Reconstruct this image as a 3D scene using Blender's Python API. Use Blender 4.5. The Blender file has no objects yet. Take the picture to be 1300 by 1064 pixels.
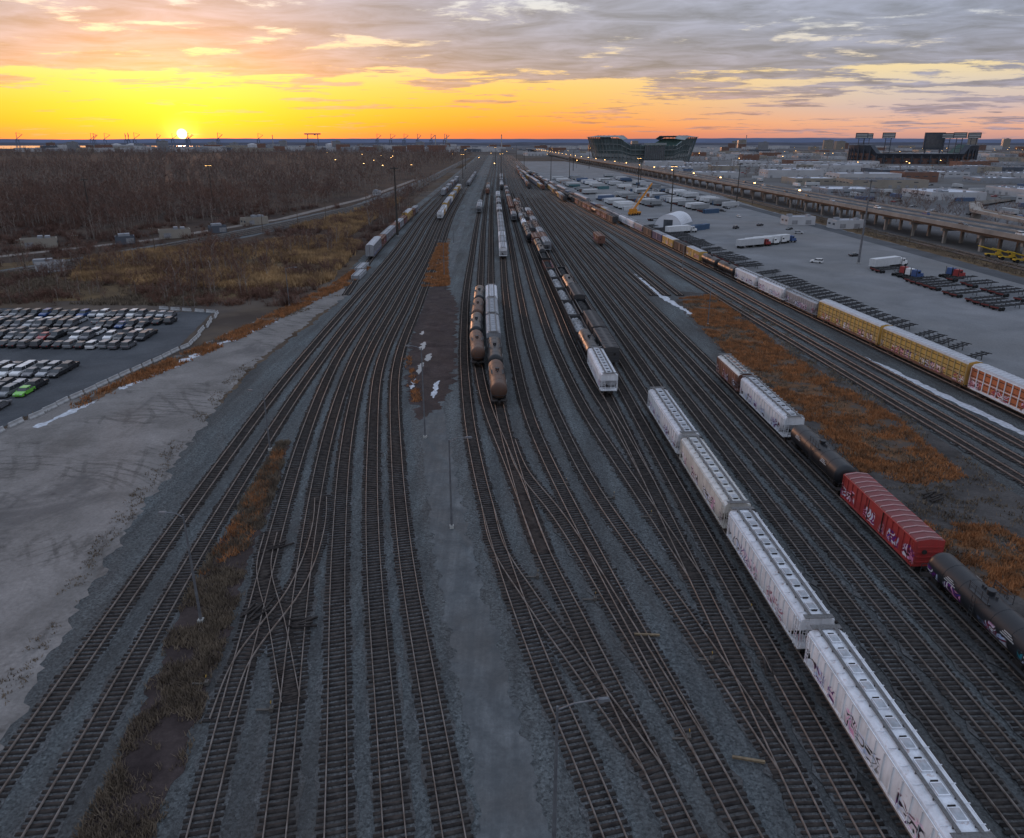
import bpy, math, random
import numpy as np
from mathutils import Vector, noise as mnoise
random.seed(7); rng=np.random.default_rng(7)
S=bpy.context.scene
COL=S.collection

# ------------------------------------------------------------------ node helpers
class NT:
    def __init__(s,t): s.t=t
    def n(s,ty,ins=None,**pr):
        nd=s.t.nodes.new(ty)
        for k,v in pr.items(): setattr(nd,k,v)
        for k,v in (ins or {}).items(): s.put(nd.inputs[k],v)
        return nd
    def put(s,sock,v):
        if isinstance(v,bpy.types.NodeSocket): s.t.links.new(v,sock)
        else:
            if isinstance(v,tuple) and len(v)==3 and sock.type=='RGBA': v=v+(1,)
            sock.default_value=v
    def m(s,op,a,b=0.0,c=0.0,clamp=False):
        nd=s.n('ShaderNodeMath',operation=op,use_clamp=clamp)
        s.put(nd.inputs[0],a); s.put(nd.inputs[1],b); s.put(nd.inputs[2],c)
        return nd.outputs[0]
    def mix(s,f,a,b,blend='MIX'):
        nd=s.n('ShaderNodeMix',data_type='RGBA',blend_type=blend)
        s.put(nd.inputs[0],f); s.put(nd.inputs[6],a); s.put(nd.inputs[7],b)
        return nd.outputs[2]
    def noise(s,v,scale,detail=4.0,rough=.55,dist=0.0):
        nd=s.n('ShaderNodeTexNoise',{'Vector':v,'Scale':scale,'Detail':detail,'Roughness':rough,'Distortion':dist})
        return nd.outputs['Fac']
    def map(s,v,a,b,c=0.0,d=1.0,smooth=False):
        nd=s.n('ShaderNodeMapRange',{'Value':v,'From Min':a,'From Max':b,'To Min':c,'To Max':d},clamp=True)
        if smooth: nd.interpolation_type='SMOOTHSTEP'
        return nd.outputs[0]
    def ramp(s,f,stops,interp='LINEAR'):
        nd=s.n('ShaderNodeValToRGB'); nd.color_ramp.interpolation=interp
        e=nd.color_ramp.elements
        while len(e)<len(stops): e.new(0.5)
        for i,(p,c) in enumerate(stops):
            e[i].position=p; e[i].color=c+(1,)
        s.put(nd.inputs[0],f); return nd.outputs[0]
    def scl(s,v,x,y,z,off=None):
        nd=s.n('ShaderNodeMapping',{'Vector':v}); nd.inputs['Scale'].default_value=(x,y,z)
        if off is not None: s.put(nd.inputs['Location'],off)
        return nd.outputs[0]

def newmat(name):
    m=bpy.data.materials.new(name); m.use_nodes=True
    t=NT(m.node_tree); b=m.node_tree.nodes['Principled BSDF']
    return m,t,b
def pos(t): return t.n('ShaderNodeNewGeometry').outputs['Position']
def objc(t): return t.n('ShaderNodeTexCoord').outputs['Object']

def simple(name,c1,c2=None,scale=1.0,rough=.8,metal=0.0,world=False,bump=0.0,spec=.3,detail=4):
    m,t,b=newmat(name)
    c2=c2 or tuple(x*.65 for x in c1)
    v=pos(t) if world else objc(t)
    f=t.map(t.noise(v,scale,detail,.6),.32,.68)
    t.put(b.inputs['Base Color'],t.mix(f,c2,c1))
    b.inputs['Roughness'].default_value=rough; b.inputs['Metallic'].default_value=metal
    b.inputs['Specular IOR Level'].default_value=spec
    if bump:
        bp=t.n('ShaderNodeBump',{'Height':f,'Strength':bump,'Distance':.1}); t.put(b.inputs['Normal'],bp.outputs[0])
    return m

def paint(name,col,rough=.6,grime=.45,rust=.25,graf=False,vary=.12,gcol=(.055,.048,.04)):
    m,t,b=newmat(name)
    v=objc(t); rnd=t.n('ShaderNodeObjectInfo').outputs['Random']
    off=t.n('ShaderNodeCombineXYZ',{'X':t.m('MULTIPLY',rnd,37.0),'Y':t.m('MULTIPLY',rnd,91.0)}).outputs[0]
    vo=t.n('ShaderNodeVectorMath',{0:v,1:off},operation='ADD').outputs[0]
    streak=t.map(t.noise(t.scl(vo,3,2.2,.35),1.0,4,.65),.42,.75)
    blot=t.map(t.noise(vo,.55,4,.6),.4,.7)
    c=t.mix(t.m('MULTIPLY',streak,grime),col,gcol)
    c=t.mix(t.m('MULTIPLY',blot,grime*.55),c,(.10,.09,.08))
    rs=t.map(t.noise(vo,1.7,5,.7),.60,.70)
    c=t.mix(t.m('MULTIPLY',rs,rust),c,(.22,.085,.03))
    if graf:
        sp=t.n('ShaderNodeSeparateXYZ',{0:v}).outputs
        g2=t.scl(vo,0,.9,1.1)
        n1=t.noise(g2,.55,1.0,.5,1.0)
        fr=t.m('FRACT',t.m('MULTIPLY',n1,6.0))
        ab=t.m('ABSOLUTE',t.m('SUBTRACT',fr,.5))
        line=t.map(ab,.33,.37); fill=t.map(ab,.20,.17)
        reg=t.map(t.noise(t.scl(vo,0,1,.12),.30,1,.5),.47,.50)
        zz=t.m('MULTIPLY',t.map(sp[2],1.3,1.4),t.map(t.m('ADD',sp[2],t.m('MULTIPLY',n1,1.2)),3.5,3.3))
        nx=t.m('ABSOLUTE',t.n('ShaderNodeSeparateXYZ',{0:t.n('ShaderNodeTexCoord').outputs['Normal']}).outputs[0])
        reg=t.m('MULTIPLY',t.m('MULTIPLY',reg,zz),t.map(nx,.7,.8))
        hue=t.noise(t.scl(vo,0,1,1),.20,1,.5)
        gc=t.ramp(hue,[(.3,(.02,.05,.30)),(.42,(.12,.015,.16)),(.5,(.012,.012,.015)),(.56,(.02,.02,.03)),(.66,(.30,.02,.08)),(.75,(.02,.16,.2))],'LINEAR')
        fc=t.ramp(t.noise(t.scl(vo,0,1,1),.35,1,.5),[(.35,(.35,.45,.7)),(.5,(.7,.7,.72)),(.62,(.65,.25,.45))])
        c=t.mix(t.m('MULTIPLY',t.m('MULTIPLY',fill,reg),.8),c,fc)
        c=t.mix(t.m('MULTIPLY',line,reg),c,gc)
    val=t.map(rnd,0,1,1-vary,1+vary)
    c=t.n('ShaderNodeHueSaturation',{'Value':val,'Color':c}).outputs[0]
    t.put(b.inputs['Base Color'],c)
    b.inputs['Roughness'].default_value=rough; b.inputs['Specular IOR Level'].default_value=.3
    return m

# ------------------------------------------------------------------ mesh builder
class MB:
    def __init__(s): s.V=[];s.F=[];s.M=[]
    def add(s,vs,fs,m):
        o=len(s.V); s.V+=[tuple(v) for v in vs]
        for f in fs: s.F.append(tuple(i+o for i in f)); s.M.append(m)
    def box(s,cx,cy,cz,sx,sy,sz,m=0,rz=0.0,tx=1.0,ty=1.0):
        c,sn=math.cos(rz),math.sin(rz); vs=[]
        for z,k,l in ((-.5,1,1),(.5,tx,ty)):
            for x,y in ((-.5,-.5),(.5,-.5),(.5,.5),(-.5,.5)):
                X=x*sx*k;Y=y*sy*l
                vs.append((cx+X*c-Y*sn,cy+X*sn+Y*c,cz+z*sz))
        s.add(vs,[(3,2,1,0),(4,5,6,7),(0,1,5,4),(1,2,6,5),(2,3,7,6),(3,0,4,7)],m)
    def cyl(s,p0,p1,r0,r1=None,n=8,m=0,caps=True):
        r1=r0 if r1 is None else r1
        p0=Vector(p0);p1=Vector(p1);d=(p1-p0).normalized()
        a=d.orthogonal().normalized();b=d.cross(a)
        vs=[];
        for p,r in((p0,r0),(p1,r1)):
            for i in range(n):
                t=2*math.pi*i/n; vs.append(p+a*math.cos(t)*r+b*math.sin(t)*r)
        fs=[(i,(i+1)%n,n+(i+1)%n,n+i) for i in range(n)]
        if caps: fs+=[tuple(range(n-1,-1,-1)),tuple(range(n,2*n))]
        s.add(vs,fs,m)
    def loft(s,secs,m,caps=True,closed=True,matf=None):
        n=len(secs[0]); o=len(s.V)
        for sc in secs: s.V+=[tuple(p) for p in sc]
        for j in range(len(secs)-1):
            for i in range(n if closed else n-1):
                i2=(i+1)%n
                s.F.append((o+j*n+i,o+j*n+i2,o+(j+1)*n+i2,o+(j+1)*n+i)); s.M.append(matf(i) if matf else m)
        if caps:
            s.F.append(tuple(o+i for i in range(n-1,-1,-1)));s.M.append(m)
            s.F.append(tuple(o+(len(secs)-1)*n+i for i in range(n)));s.M.append(m)
    def mesh(s,name,mats,smooth=None):
        me=bpy.data.meshes.new(name); me.from_pydata(s.V,[],s.F)
        for mt in mats: me.materials.append(mt)
        me.polygons.foreach_set('material_index',s.M); me.update()
        import bmesh
        bm=bmesh.new(); bm.from_mesh(me); bmesh.ops.recalc_face_normals(bm,faces=bm.faces); bm.to_mesh(me); bm.free()
        if smooth is not None:
            me.polygons.foreach_set('use_smooth',[True]*len(me.polygons))
            try: me.set_sharp_from_angle(angle=math.radians(smooth))
            except Exception: pass
        return me
def obj(name,me,loc=(0,0,0),rz=0.0,scale=None,parent=None):
    o=bpy.data.objects.new(name,me); o.location=loc; o.rotation_euler=(0,0,rz)
    if scale: o.scale=scale
    if parent: o.parent=parent
    COL.objects.link(o); return o

def nmesh(name,V,F,mats,midx=None):
    me=bpy.data.meshes.new(name)
    V=np.asarray(V,np.float32); F=np.asarray(F,np.int32); k=F.shape[1]
    me.vertices.add(len(V)); me.vertices.foreach_set('co',V.ravel())
    me.loops.add(F.size); me.loops.foreach_set('vertex_index',F.ravel())
    me.polygons.add(len(F)); me.polygons.foreach_set('loop_start',np.arange(0,F.size,k,dtype=np.int32))
    try: me.polygons.foreach_set('loop_total',np.full(len(F),k,np.int32))
    except Exception: pass
    for m in mats: me.materials.append(m)
    if midx is not None: me.polygons.foreach_set('material_index',np.asarray(midx,np.int32))
    me.update(calc_edges=True); me.validate(); return me

# ------------------------------------------------------------------ WORLD / SKY
SAZ=math.radians(-23.7); sx,sy=math.sin(SAZ),math.cos(SAZ); SEL=math.radians(.45)
W=bpy.data.worlds.new("World"); S.world=W; W.use_nodes=True
t=NT(W.node_tree); W.node_tree.nodes.clear()
d=t.n('ShaderNodeTexCoord').outputs['Generated']
d=t.n('ShaderNodeVectorMath',{0:d},operation='NORMALIZE').outputs[0]
x,y,z=t.n('ShaderNodeSeparateXYZ',{0:d}).outputs
zc=t.m('MAXIMUM',z,0.0)
hl=t.m('SQRT',t.m('ADD',t.m('MULTIPLY',x,x),t.m('MULTIPLY',y,y)))
azd=t.m('DIVIDE',t.m('ADD',t.m('MULTIPLY',x,sx),t.m('MULTIPLY',y,sy)),t.m('MAXIMUM',hl,.001))
warm=t.map(azd,.60,.97,smooth=True)
zf=t.m('POWER',zc,.5)
q=lambda v: math.sqrt(v)
sun_r=t.ramp(zf,[(0,(.55,.15,.10)),(q(.008),(.72,.18,.07)),(q(.02),(.86,.29,.04)),(q(.04),(.88,.40,.045)),(q(.065),(.90,.52,.11)),(q(.09),(.88,.60,.28)),(q(.13),(.74,.67,.54)),(q(.18),(.64,.69,.78)),(q(.32),(.70,.80,1.0)),(1,(.68,.80,1.05))])
aw_r=t.ramp(zf,[(0,(.36,.24,.28)),(q(.008),(.62,.33,.28)),(q(.02),(.74,.42,.31)),(q(.038),(.56,.45,.46)),(q(.062),(.62,.54,.48)),(q(.082),(.80,.64,.38)),(q(.10),(.68,.60,.52)),(q(.14),(.56,.60,.68)),(q(.2),(.58,.64,.78)),(q(.32),(.70,.80,1.0)),(1,(.68,.80,1.05))])
sky=t.mix(warm,aw_r,sun_r)
inv=t.m('DIVIDE',1.0,t.m('ADD',zc,.055))
P=t.n('ShaderNodeCombineXYZ',{'X':t.m('MULTIPLY',x,t.m('MULTIPLY',inv,.75)),'Y':t.m('MULTIPLY',y,inv),'Z':2.3}).outputs[0]
n1=t.noise(P,1.15,7,.62,.3)
n2=t.noise(P,4.6,5,.68,.3)
n3=t.noise(P,2.6,5,.62,.5)
nn=t.m('ADD',n1,t.m('MULTIPLY',t.m('SUBTRACT',n2,.5),.34))
cov=t.ramp(zf,[(0,(.62,)*3),(q(.03),(.57,)*3),(q(.055),(.545,)*3),(q(.072),(.485,)*3),(q(.086),(.41,)*3),(q(.11),(.355,)*3),(q(.14),(.38,)*3),(q(.18),(.41,)*3),(1,(.46,)*3)])
cov=t.m('SUBTRACT',cov,t.m('MULTIPLY',t.m('SUBTRACT',1.0,warm),.035))
dens=t.map(t.m('SUBTRACT',nn,cov),-.02,.08,smooth=True)
cl_w=t.ramp(zf,[(0,(.50,.16,.11)),(q(.03),(.56,.22,.11)),(q(.06),(.40,.25,.22)),(q(.085),(.27,.225,.27)),(q(.13),(.235,.235,.315)),(q(.18),(.30,.31,.40)),(q(.32),(.54,.60,.75)),(1,(.54,.62,.80))])
cl_a=t.ramp(zf,[(0,(.32,.24,.28)),(q(.03),(.29,.25,.33)),(q(.06),(.235,.24,.34)),(q(.085),(.21,.225,.325)),(q(.13),(.225,.25,.355)),(q(.18),(.27,.30,.41)),(q(.32),(.54,.60,.75)),(1,(.54,.62,.80))])
cl=t.mix(t.m('MULTIPLY',warm,.85),cl_a,cl_w)
shade=t.map(n3,.34,.66,.68,1.36)
cl=t.mix(1.0,cl,t.n('ShaderNodeCombineXYZ',{'X':shade,'Y':shade,'Z':shade}).outputs[0],'MULTIPLY')
sky=t.mix(t.m('MULTIPLY',dens,.95),sky,cl)
sd=(sx*math.cos(SEL),sy*math.cos(SEL),math.sin(SEL))
dt=t.n('ShaderNodeVectorMath',{0:d,1:sd},operation='DOT_PRODUCT').outputs['Value']
dt=t.m('MAXIMUM',dt,0.0)
def addc(base,f,c):
    return t.mix(1.0,base,t.mix(f,(0,0,0),c),'ADD')
sky=addc(sky,t.m('MULTIPLY',t.m('POWER',dt,350.0),.35),(.9,.22,.03))
sky=addc(sky,t.m('POWER',dt,9000.0),(1.8,.75,.12))
sky=addc(sky,t.map(dt,math.cos(math.radians(.36)),math.cos(math.radians(.24))),(8,5.5,2.0))
bg=t.n('ShaderNodeBackground',{'Color':sky,'Strength':1.0})
ni=t.n('ShaderNodeTexSky',sky_type='NISHITA'); ni.sun_disc=False; ni.sun_elevation=math.radians(1.5); ni.sun_rotation=SAZ
bg2=t.n('ShaderNodeBackground',{'Color':ni.outputs[0],'Strength':.05})
ad=t.n('ShaderNodeAddShader',{0:bg.outputs[0],1:bg2.outputs[0]})
o=t.n('ShaderNodeOutputWorld',{'Surface':ad.outputs[0]})

L=bpy.data.lights.new('sun','SUN'); L.energy=.6; L.angle=math.radians(.6); L.color=(1,.50,.30)
lo=bpy.data.objects.new('sun',L); COL.objects.link(lo)
e=math.radians(2.2); dirn=Vector((sx*math.cos(e),sy*math.cos(e),math.sin(e)))
lo.rotation_euler=dirn.to_track_quat('Z','Y').to_euler()
S.view_settings.view_transform='Standard'; S.view_settings.look='None'; S.view_settings.exposure=0

cam=bpy.data.cameras.new('camera'); co=bpy.data.objects.new('camera',cam); COL.objects.link(co)
co.location=(0,0,45); co.rotation_euler=(math.radians(90-18.95),0,0)
cam.sensor_width=36; cam.lens=900/1300*36; cam.shift_y=-.0342; cam.clip_end=120000; cam.clip_start=.5
S.camera=co

# ------------------------------------------------------------------ ground materials
def ballast_mat():
    m,t,b=newmat('ballast'); p=pos(t)
    sp=t.noise(p,4.2,4,.8); sp=t.map(sp,.38,.64)
    vo=t.n('ShaderNodeTexVoronoi',{'Vector':p,'Scale':5.0}).outputs['Color']
    pt=t.map(t.noise(t.scl(p,1,.28,1),.16,5,.6),.35,.68)
    ln=t.map(t.noise(t.scl(p,1,.05,1),.55,4,.6),.35,.68)
    bg_=t.map(t.noise(t.scl(p,1,.4,1),.035,4,.6),.42,.60)
    c=t.mix(sp,(.030,.038,.042),(.20,.235,.245))
    c=t.mix(.4,c,t.mix(t.n('ShaderNodeSeparateColor',{0:vo}).outputs[0],(.018,.022,.026),(.30,.33,.34)))
    c=t.mix(t.m('MULTIPLY',pt,.65),c,(.068,.062,.058))
    c=t.mix(t.m('MULTIPLY',ln,.5),c,(.038,.039,.042))
    c=t.mix(t.m('MULTIPLY',bg_,.35),c,(.05,.042,.038))
    t.put(b.inputs['Base Color'],c); b.inputs['Roughness'].default_value=.95; b.inputs['Specular IOR Level'].default_value=.1
    bp=t.n('ShaderNodeBump',{'Height':sp,'Strength':.8,'Distance':.1}); t.put(b.inputs['Normal'],bp.outputs[0])
    return m
def dirt_mat(name,dark,light,extra,tire=False,sc=.12,ruts=False,patchy=None):
    m,t,b=newmat(name); p=pos(t)
    a=t.map(t.noise(p,sc,7,.66,.4),.35,.65); f=t.map(t.noise(p,2.2,5,.78),.35,.65); g=t.map(t.noise(p,sc*.35,4,.6),.42,.62)
    c=t.mix(a,dark,light); c=t.mix(t.m('MULTIPLY',g,.6),c,extra); c=t.mix(t.m('MULTIPLY',f,.4),c,tuple(x*.5 for x in dark))
    if patchy:
        pf=t.map(t.noise(p,.28,6,.65,.3),.49,.56); c=t.mix(t.m('MULTIPLY',pf,.9),c,patchy)
    if tire:
        # paired wheel marks: big turning circles and straight runs
        for (cx,cy,k_,w_,sq) in ((-75,52,.45,.55,.9),(-62,78,.6,.5,1.15),(-110,60,.3,.5,.7)):
            dd=t.n('ShaderNodeVectorMath',{0:t.scl(p,1,sq,0),1:(cx,cy*sq,0)},operation='DISTANCE').outputs['Value']
            dd=t.m('ADD',dd,t.m('MULTIPLY',t.noise(p,.05,2,.5),9.0))
            fr=t.m('FRACT',t.m('MULTIPLY',dd,k_*.5)); ab=t.m('ABSOLUTE',t.m('SUBTRACT',fr,.5))
            ln=t.map(t.m('ABSOLUTE',t.m('SUBTRACT',ab,.2)),.07,.03)
            ln=t.m('MULTIPLY',ln,t.map(t.noise(p,.07,4,.6),.47,.56)); ln=t.m('MULTIPLY',ln,t.map(t.noise(p,2.5,3,.7),.3,.55))
            c=t.mix(t.m('MULTIPLY',ln,w_),c,tuple(x*.5 for x in dark))
        wt=t.map(t.noise(t.scl(p,1,.6,1),.07,5,.65,.6),.55,.62); c=t.mix(t.m('MULTIPLY',wt,.55),c,(.085,.08,.08))
    if ruts:
        r_=t.map(t.noise(t.scl(p,1,.06,1),1.1,4,.6),.38,.62); c=t.mix(t.m('MULTIPLY',r_,.5),c,tuple(x*.75 for x in dark))
    t.put(b.inputs['Base Color'],c); b.inputs['Roughness'].default_value=.95; b.inputs['Specular IOR Level'].default_value=.1
    bp=t.n('ShaderNodeBump',{'Height':f,'Strength':.5,'Distance':.1}); t.put(b.inputs['Normal'],bp.outputs[0])
    return m
def terrain_mat():
    m,t,b=newmat('terrain'); p=pos(t)
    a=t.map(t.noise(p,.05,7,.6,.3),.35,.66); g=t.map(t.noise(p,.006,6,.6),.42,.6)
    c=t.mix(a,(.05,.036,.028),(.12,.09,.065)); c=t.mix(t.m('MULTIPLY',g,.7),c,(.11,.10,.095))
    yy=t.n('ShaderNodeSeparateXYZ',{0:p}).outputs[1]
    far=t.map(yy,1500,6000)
    haze_c=t.mix(t.map(t.noise(t.scl(p,1,.35,1),.0022,6,.65),.4,.6),(.06,.065,.08),(.17,.17,.18))
    c=t.mix(far,c,haze_c)  # blue-grey distance haze painted into the far ground colour
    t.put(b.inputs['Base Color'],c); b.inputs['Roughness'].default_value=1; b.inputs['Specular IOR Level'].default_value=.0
    return m
M_bal=ballast_mat()
M_ter=terrain_mat()
M_dirt=dirt_mat('dirt_lot',(.14,.13,.122),(.27,.25,.238),(.18,.168,.162),True)
M_dtrk=dirt_mat('dirt_track',(.14,.12,.105),(.25,.22,.20),(.18,.16,.15))
M_road=dirt_mat('gravel_road',(.085,.094,.10),(.165,.176,.182),(.10,.095,.09),False,.35,True)
M_brown=dirt_mat('brown_soil',(.032,.024,.024),(.078,.06,.058),(.055,.042,.038),False,.3)
M_mud=dirt_mat('dark_mud',(.032,.029,.028),(.085,.078,.075),(.12,.11,.105),False,.25)
M_orange=dirt_mat('orange_grass_soil',(.095,.05,.026),(.21,.10,.045),(.10,.07,.05),False,.5,False,(.07,.06,.053))
M_reed=dirt_mat('reed_soil',(.08,.055,.03),(.17,.115,.06),(.06,.042,.03),False,.12)
M_conc=dirt_mat('concrete_yard',(.14,.145,.152),(.225,.23,.24),(.16,.155,.15),False,.05)
M_asph=dirt_mat('asphalt',(.06,.065,.072),(.105,.112,.122),(.08,.08,.085),False,.08)
M_floor=dirt_mat('forest_floor',(.028,.02,.017),(.065,.045,.036),(.085,.06,.042),False,.06)
M_snow=simple('old_snow',(.52,.55,.60),(.28,.29,.31),1.2,.8,world=True)
M_pud=simple('puddle_water',(.08,.09,.10),(.05,.06,.07),.5,.06,world=True,spec=.6)
M_water=simple('river_water',(.25,.28,.32),(.18,.22,.27),.002,.15,world=True,spec=.8)

def patch(name,pts,z,mat,step=1.0,amp=.5,fr=.35):
    out=[];n=len(pts)
    for i in range(n):
        a=Vector(pts[i]+(0,)); b=Vector(pts[(i+1)%n]+(0,))
        dl=(b-a).length; k=max(1,int(dl/step)) if dl<1500 else 1
        k=min(k,400)
        nn=Vector((b.y-a.y,a.x-b.x,0)).normalized()
        for j in range(k):
            p=a.lerp(b,j/k)
            w=mnoise.noise(p*fr)+.6*mnoise.noise(p*fr*3.1)+.5*mnoise.noise(p*fr*9)
            p=p+nn*w*amp
            out.append((p.x,p.y,z))
    me=bpy.data.meshes.new(name); me.from_pydata(out,[],[tuple(range(len(out)))]); me.materials.append(mat)
    if me.polygons[0].normal.z<0: me.flip_normals()
    return obj(name,me)
def strip(center,name,z,mat,**k):
    l=[(x-w/2,y) for x,y,w in center]; r=[(x+w/2,y) for x,y,w in center][::-1]
    return patch(name,l+r,z,mat,**k)

me=bpy.data.meshes.new('ground'); R=60000
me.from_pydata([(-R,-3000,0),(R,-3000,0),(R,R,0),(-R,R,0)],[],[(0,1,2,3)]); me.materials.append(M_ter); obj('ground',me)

Tdat=[(100,-40),(94,40),(91,75),(87.5,114),(83.7,155),(76,240),(71,304),(63,413),(48,618),(25,1000),(12,1200),(-25,2400)]
patch('ballast_bed',[(-34,-40),(-41.2,45),(-46.6,70),(-51,100),(-54,140),(-51,204),(-60,265),(-70,482),(-76,800),(-84,1200),(-110,2400),(-20,2400),(19,1200),(31,1000),(54,618),(69,413),(77,304),(82,240),(89,155),(93,114),(97,75),(103,-40)],.01,M_bal,amp=.9,step=.6)
patch('dirt_lot',[(-33.5,-40),(-40.6,45),(-46,70),(-50.5,100),(-55,140),(-53,190),(-50,215),(-56,232),(-66,190),(-74,150),(-84,108),(-100,90),(-190,80),(-190,-40)],.02,M_dirt,amp=1.2,step=.6)
patch('car_park',[(-85,106),(-77,158),(-83,192),(-240,205),(-240,106)],.03,M_asph,amp=.2)
strip([(8,-30,5),(-.6,41,4.6),(-6.8,71,4.4),(-12,103,4.4),(-17.3,135,4.2),(-21,175,4.3),(-23.5,260,3.5),(-28,400,3.5),(-34,618,4),(-46,1200,5)],'gravel_road',.02,M_road,amp=.7,step=.4,fr=.5)
patch('brown_soil',[(-16,112),(-21.5,135),(-26,180),(-28,225),(-22,232),(-16,205),(-13.5,165),(-11.5,135),(-12.5,118)],.03,M_brown,amp=1.6,step=.5)
strip([(-27,20,5),(-27.6,41,5),(-31,62,5.2),(-33.8,85,3.6),(-36,103,2)],'brown_soil',.03,M_brown,amp=.7,step=.4)
strip([(-25,232,8),(-27,262,7),(-29,300,5),(-32,350,3)],'orange_grass_soil',.035,M_orange,amp=1)
patch('mud_strip',[(49.5,-20),(49,60),(49,100),(47.5,135),(47,172),(48,205),(53,222),(63,215),(64,150),(68,113),(68,80),(68,40),(68,-20)],.02,M_mud,amp=.9)
patch('orange_grass_soil',[(51,95),(51.5,110),(49.5,135),(49.5,172),(51,208),(60,214),(61,150),(64.5,113),(63,92),(57,90)],.03,M_orange,amp=1.5)
patch('orange_grass_soil',[(50,66),(51,76),(58,75),(60,66),(56,60)],.03,M_orange,amp=1.4)
strip([(-78,120,2),(-74,140,2.5),(-67,172,3.5),(-60,215,4),(-56,235,5),(-56,262,3)],'orange_grass_soil',.04,M_orange,amp=1)
strip([(-75,128,1.6),(-68,160,1.6),(-62.5,182,1.6)],'snow_patch',.045,M_snow,amp=1.3,fr=.5,step=.4)
strip([(-79,109,1.2),(-77,117,1.5),(-76,121,.8)],'snow_patch',.045,M_snow,amp=.6,step=.4)
strip([(87,78,.8),(84,100,1.4),(80.5,125,1.8),(77,150,1.2),(74.5,165,.5)],'snow_patch',.045,M_snow,amp=.6)
strip([(49,190,1),(45.5,215,2.2),(44,240,1.8),(43,252,.8)],'snow_patch',.045,M_snow,amp=1.2)
for px_,py_,w_,l_ in ((-19,141,1.2,4),(-18.2,149,1.5,3),(-20.5,158,1.3,3.5),(-14.5,128,1.0,5),(-19.2,131,.7,3),(-22,170,.8,2)):
    strip([(px_,py_-l_,.2),(px_-.2,py_-l_/2,w_),(px_,py_,w_*.7),(px_-.3,py_+l_/2,w_),(px_,py_+l_,.3)],'puddle',.05,M_snow if rng.random()<.4 else M_pud,amp=.4,step=.3,fr=.9)
patch('intermodal_yard_pavement',[(106,-40),(98,75),(94,114),(90.5,155),(83,240),(78,304),(70,413),(55,618),(33,1000),(22,1200),(0,1700),(120,1700),(170,1000),(192,618),(193,304),(196,60),(200,-40)],.03,M_conc,amp=.15,step=3)
patch('access_road',[(170,40),(168,300),(160,700),(150,1000),(158,1000),(168,700),(177,300),(180,40)],.04,M_asph,amp=.05,step=8)
patch('grass_verge',[(178,100),(177,304),(174,500),(179,620),(192,618),(193,304),(196,100)],.045,M_reed,amp=1.2,step=3)
patch('industrial_ground',[(193,100),(193,618),(172,1000),(130,1700),(80,3000),(4200,3200),(3000,1600),(1500,700),(800,300)],.015,dirt_mat('industrial_ground',(.085,.085,.09),(.19,.19,.195),(.085,.07,.05),False,.01),amp=.5,step=15)
patch('forest_floor',[(-66,330),(-84,700),(-100,1300),(-150,3000),(-2600,3400),(-1500,1500),(-700,600),(-250,215),(-150,215),(-90,225)],.012,M_floor,amp=2,step=6,fr=.1)
patch('reed_soil',[(-64,262),(-72,330),(-92,350),(-140,320),(-230,250),(-260,212),(-88,205),(-64,235)],.02,M_reed,amp=2,step=4,fr=.15)
strip([(-260,245,7),(-215,285,7),(-172,345,6.5),(-140,440,6),(-122,600,6),(-118,900,6)],'dirt_track',.03,M_dtrk,amp=.5,step=3)
strip([(-225,190,22),(-180,248,24),(-140,357,22),(-108,526,18),(-101,958,16),(-118,2000,12)],'ballast_bed',.025,M_road,amp=1.2,step=3)
patch('river',[(-9000,5200),(-2500,4300),(-2000,5000),(-2600,6500),(-9000,7600)],.6,M_water,step=300,amp=60,fr=.002)
patch('river',[(2300,3000),(3600,3000),(5200,3900),(2600,3500)],.6,M_water,step=200,amp=20,fr=.002)

# ------------------------------------------------------------------ tracks
def spl(pts):
    P=sorted(pts,key=lambda p:p[1]); X=np.array([p[0] for p in P],float);Y=np.array([p[1] for p in P],float)
    dd=np.diff(X)/np.diff(Y); m=np.empty(len(X)); m[0]=dd[0];m[-1]=dd[-1]
    h=np.diff(Y)
    if len(X)>2: m[1:-1]=(dd[:-1]*h[1:]+dd[1:]*h[:-1])/(h[1:]+h[:-1])
    def f(y):
        y=np.asarray(y,float); i=np.clip(np.searchsorted(Y,y)-1,0,len(h)-1)
        s=(y-Y[i])/h[i]; hh=h[i]
        return (2*s**3-3*s**2+1)*X[i]+(s**3-2*s**2+s)*hh*m[i]+(-2*s**3+3*s**2)*X[i+1]+(s**3-s**2)*hh*m[i+1]
    f.y0=Y[0];f.y1=Y[-1]; return f
M_rail=simple('rail_steel',(.19,.165,.15),(.085,.062,.048),1.2,.55,.2,world=True,spec=.4)
M_tie=simple('wood_sleeper',(.055,.048,.044),(.017,.015,.015),1.3,.95,world=True,spec=.1)
def bedm(name,far=False):
    m,t,b=newmat(name); p=pos(t)
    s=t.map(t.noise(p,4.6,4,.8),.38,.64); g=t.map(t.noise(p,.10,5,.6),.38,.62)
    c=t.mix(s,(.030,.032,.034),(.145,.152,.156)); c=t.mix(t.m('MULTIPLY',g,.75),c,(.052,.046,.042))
    if far:   # sleepers, ballast and sleeper-side shade painted as one tone on the far straights
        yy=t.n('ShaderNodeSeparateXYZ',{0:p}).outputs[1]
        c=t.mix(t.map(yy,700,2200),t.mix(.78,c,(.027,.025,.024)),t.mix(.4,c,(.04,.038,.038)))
    t.put(b.inputs['Base Color'],c); b.inputs['Roughness'].default_value=.95; b.inputs['Specular IOR Level'].default_value=.1
    return m
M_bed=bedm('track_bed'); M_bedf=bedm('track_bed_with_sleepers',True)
tidx=[0]
TR={}
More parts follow.
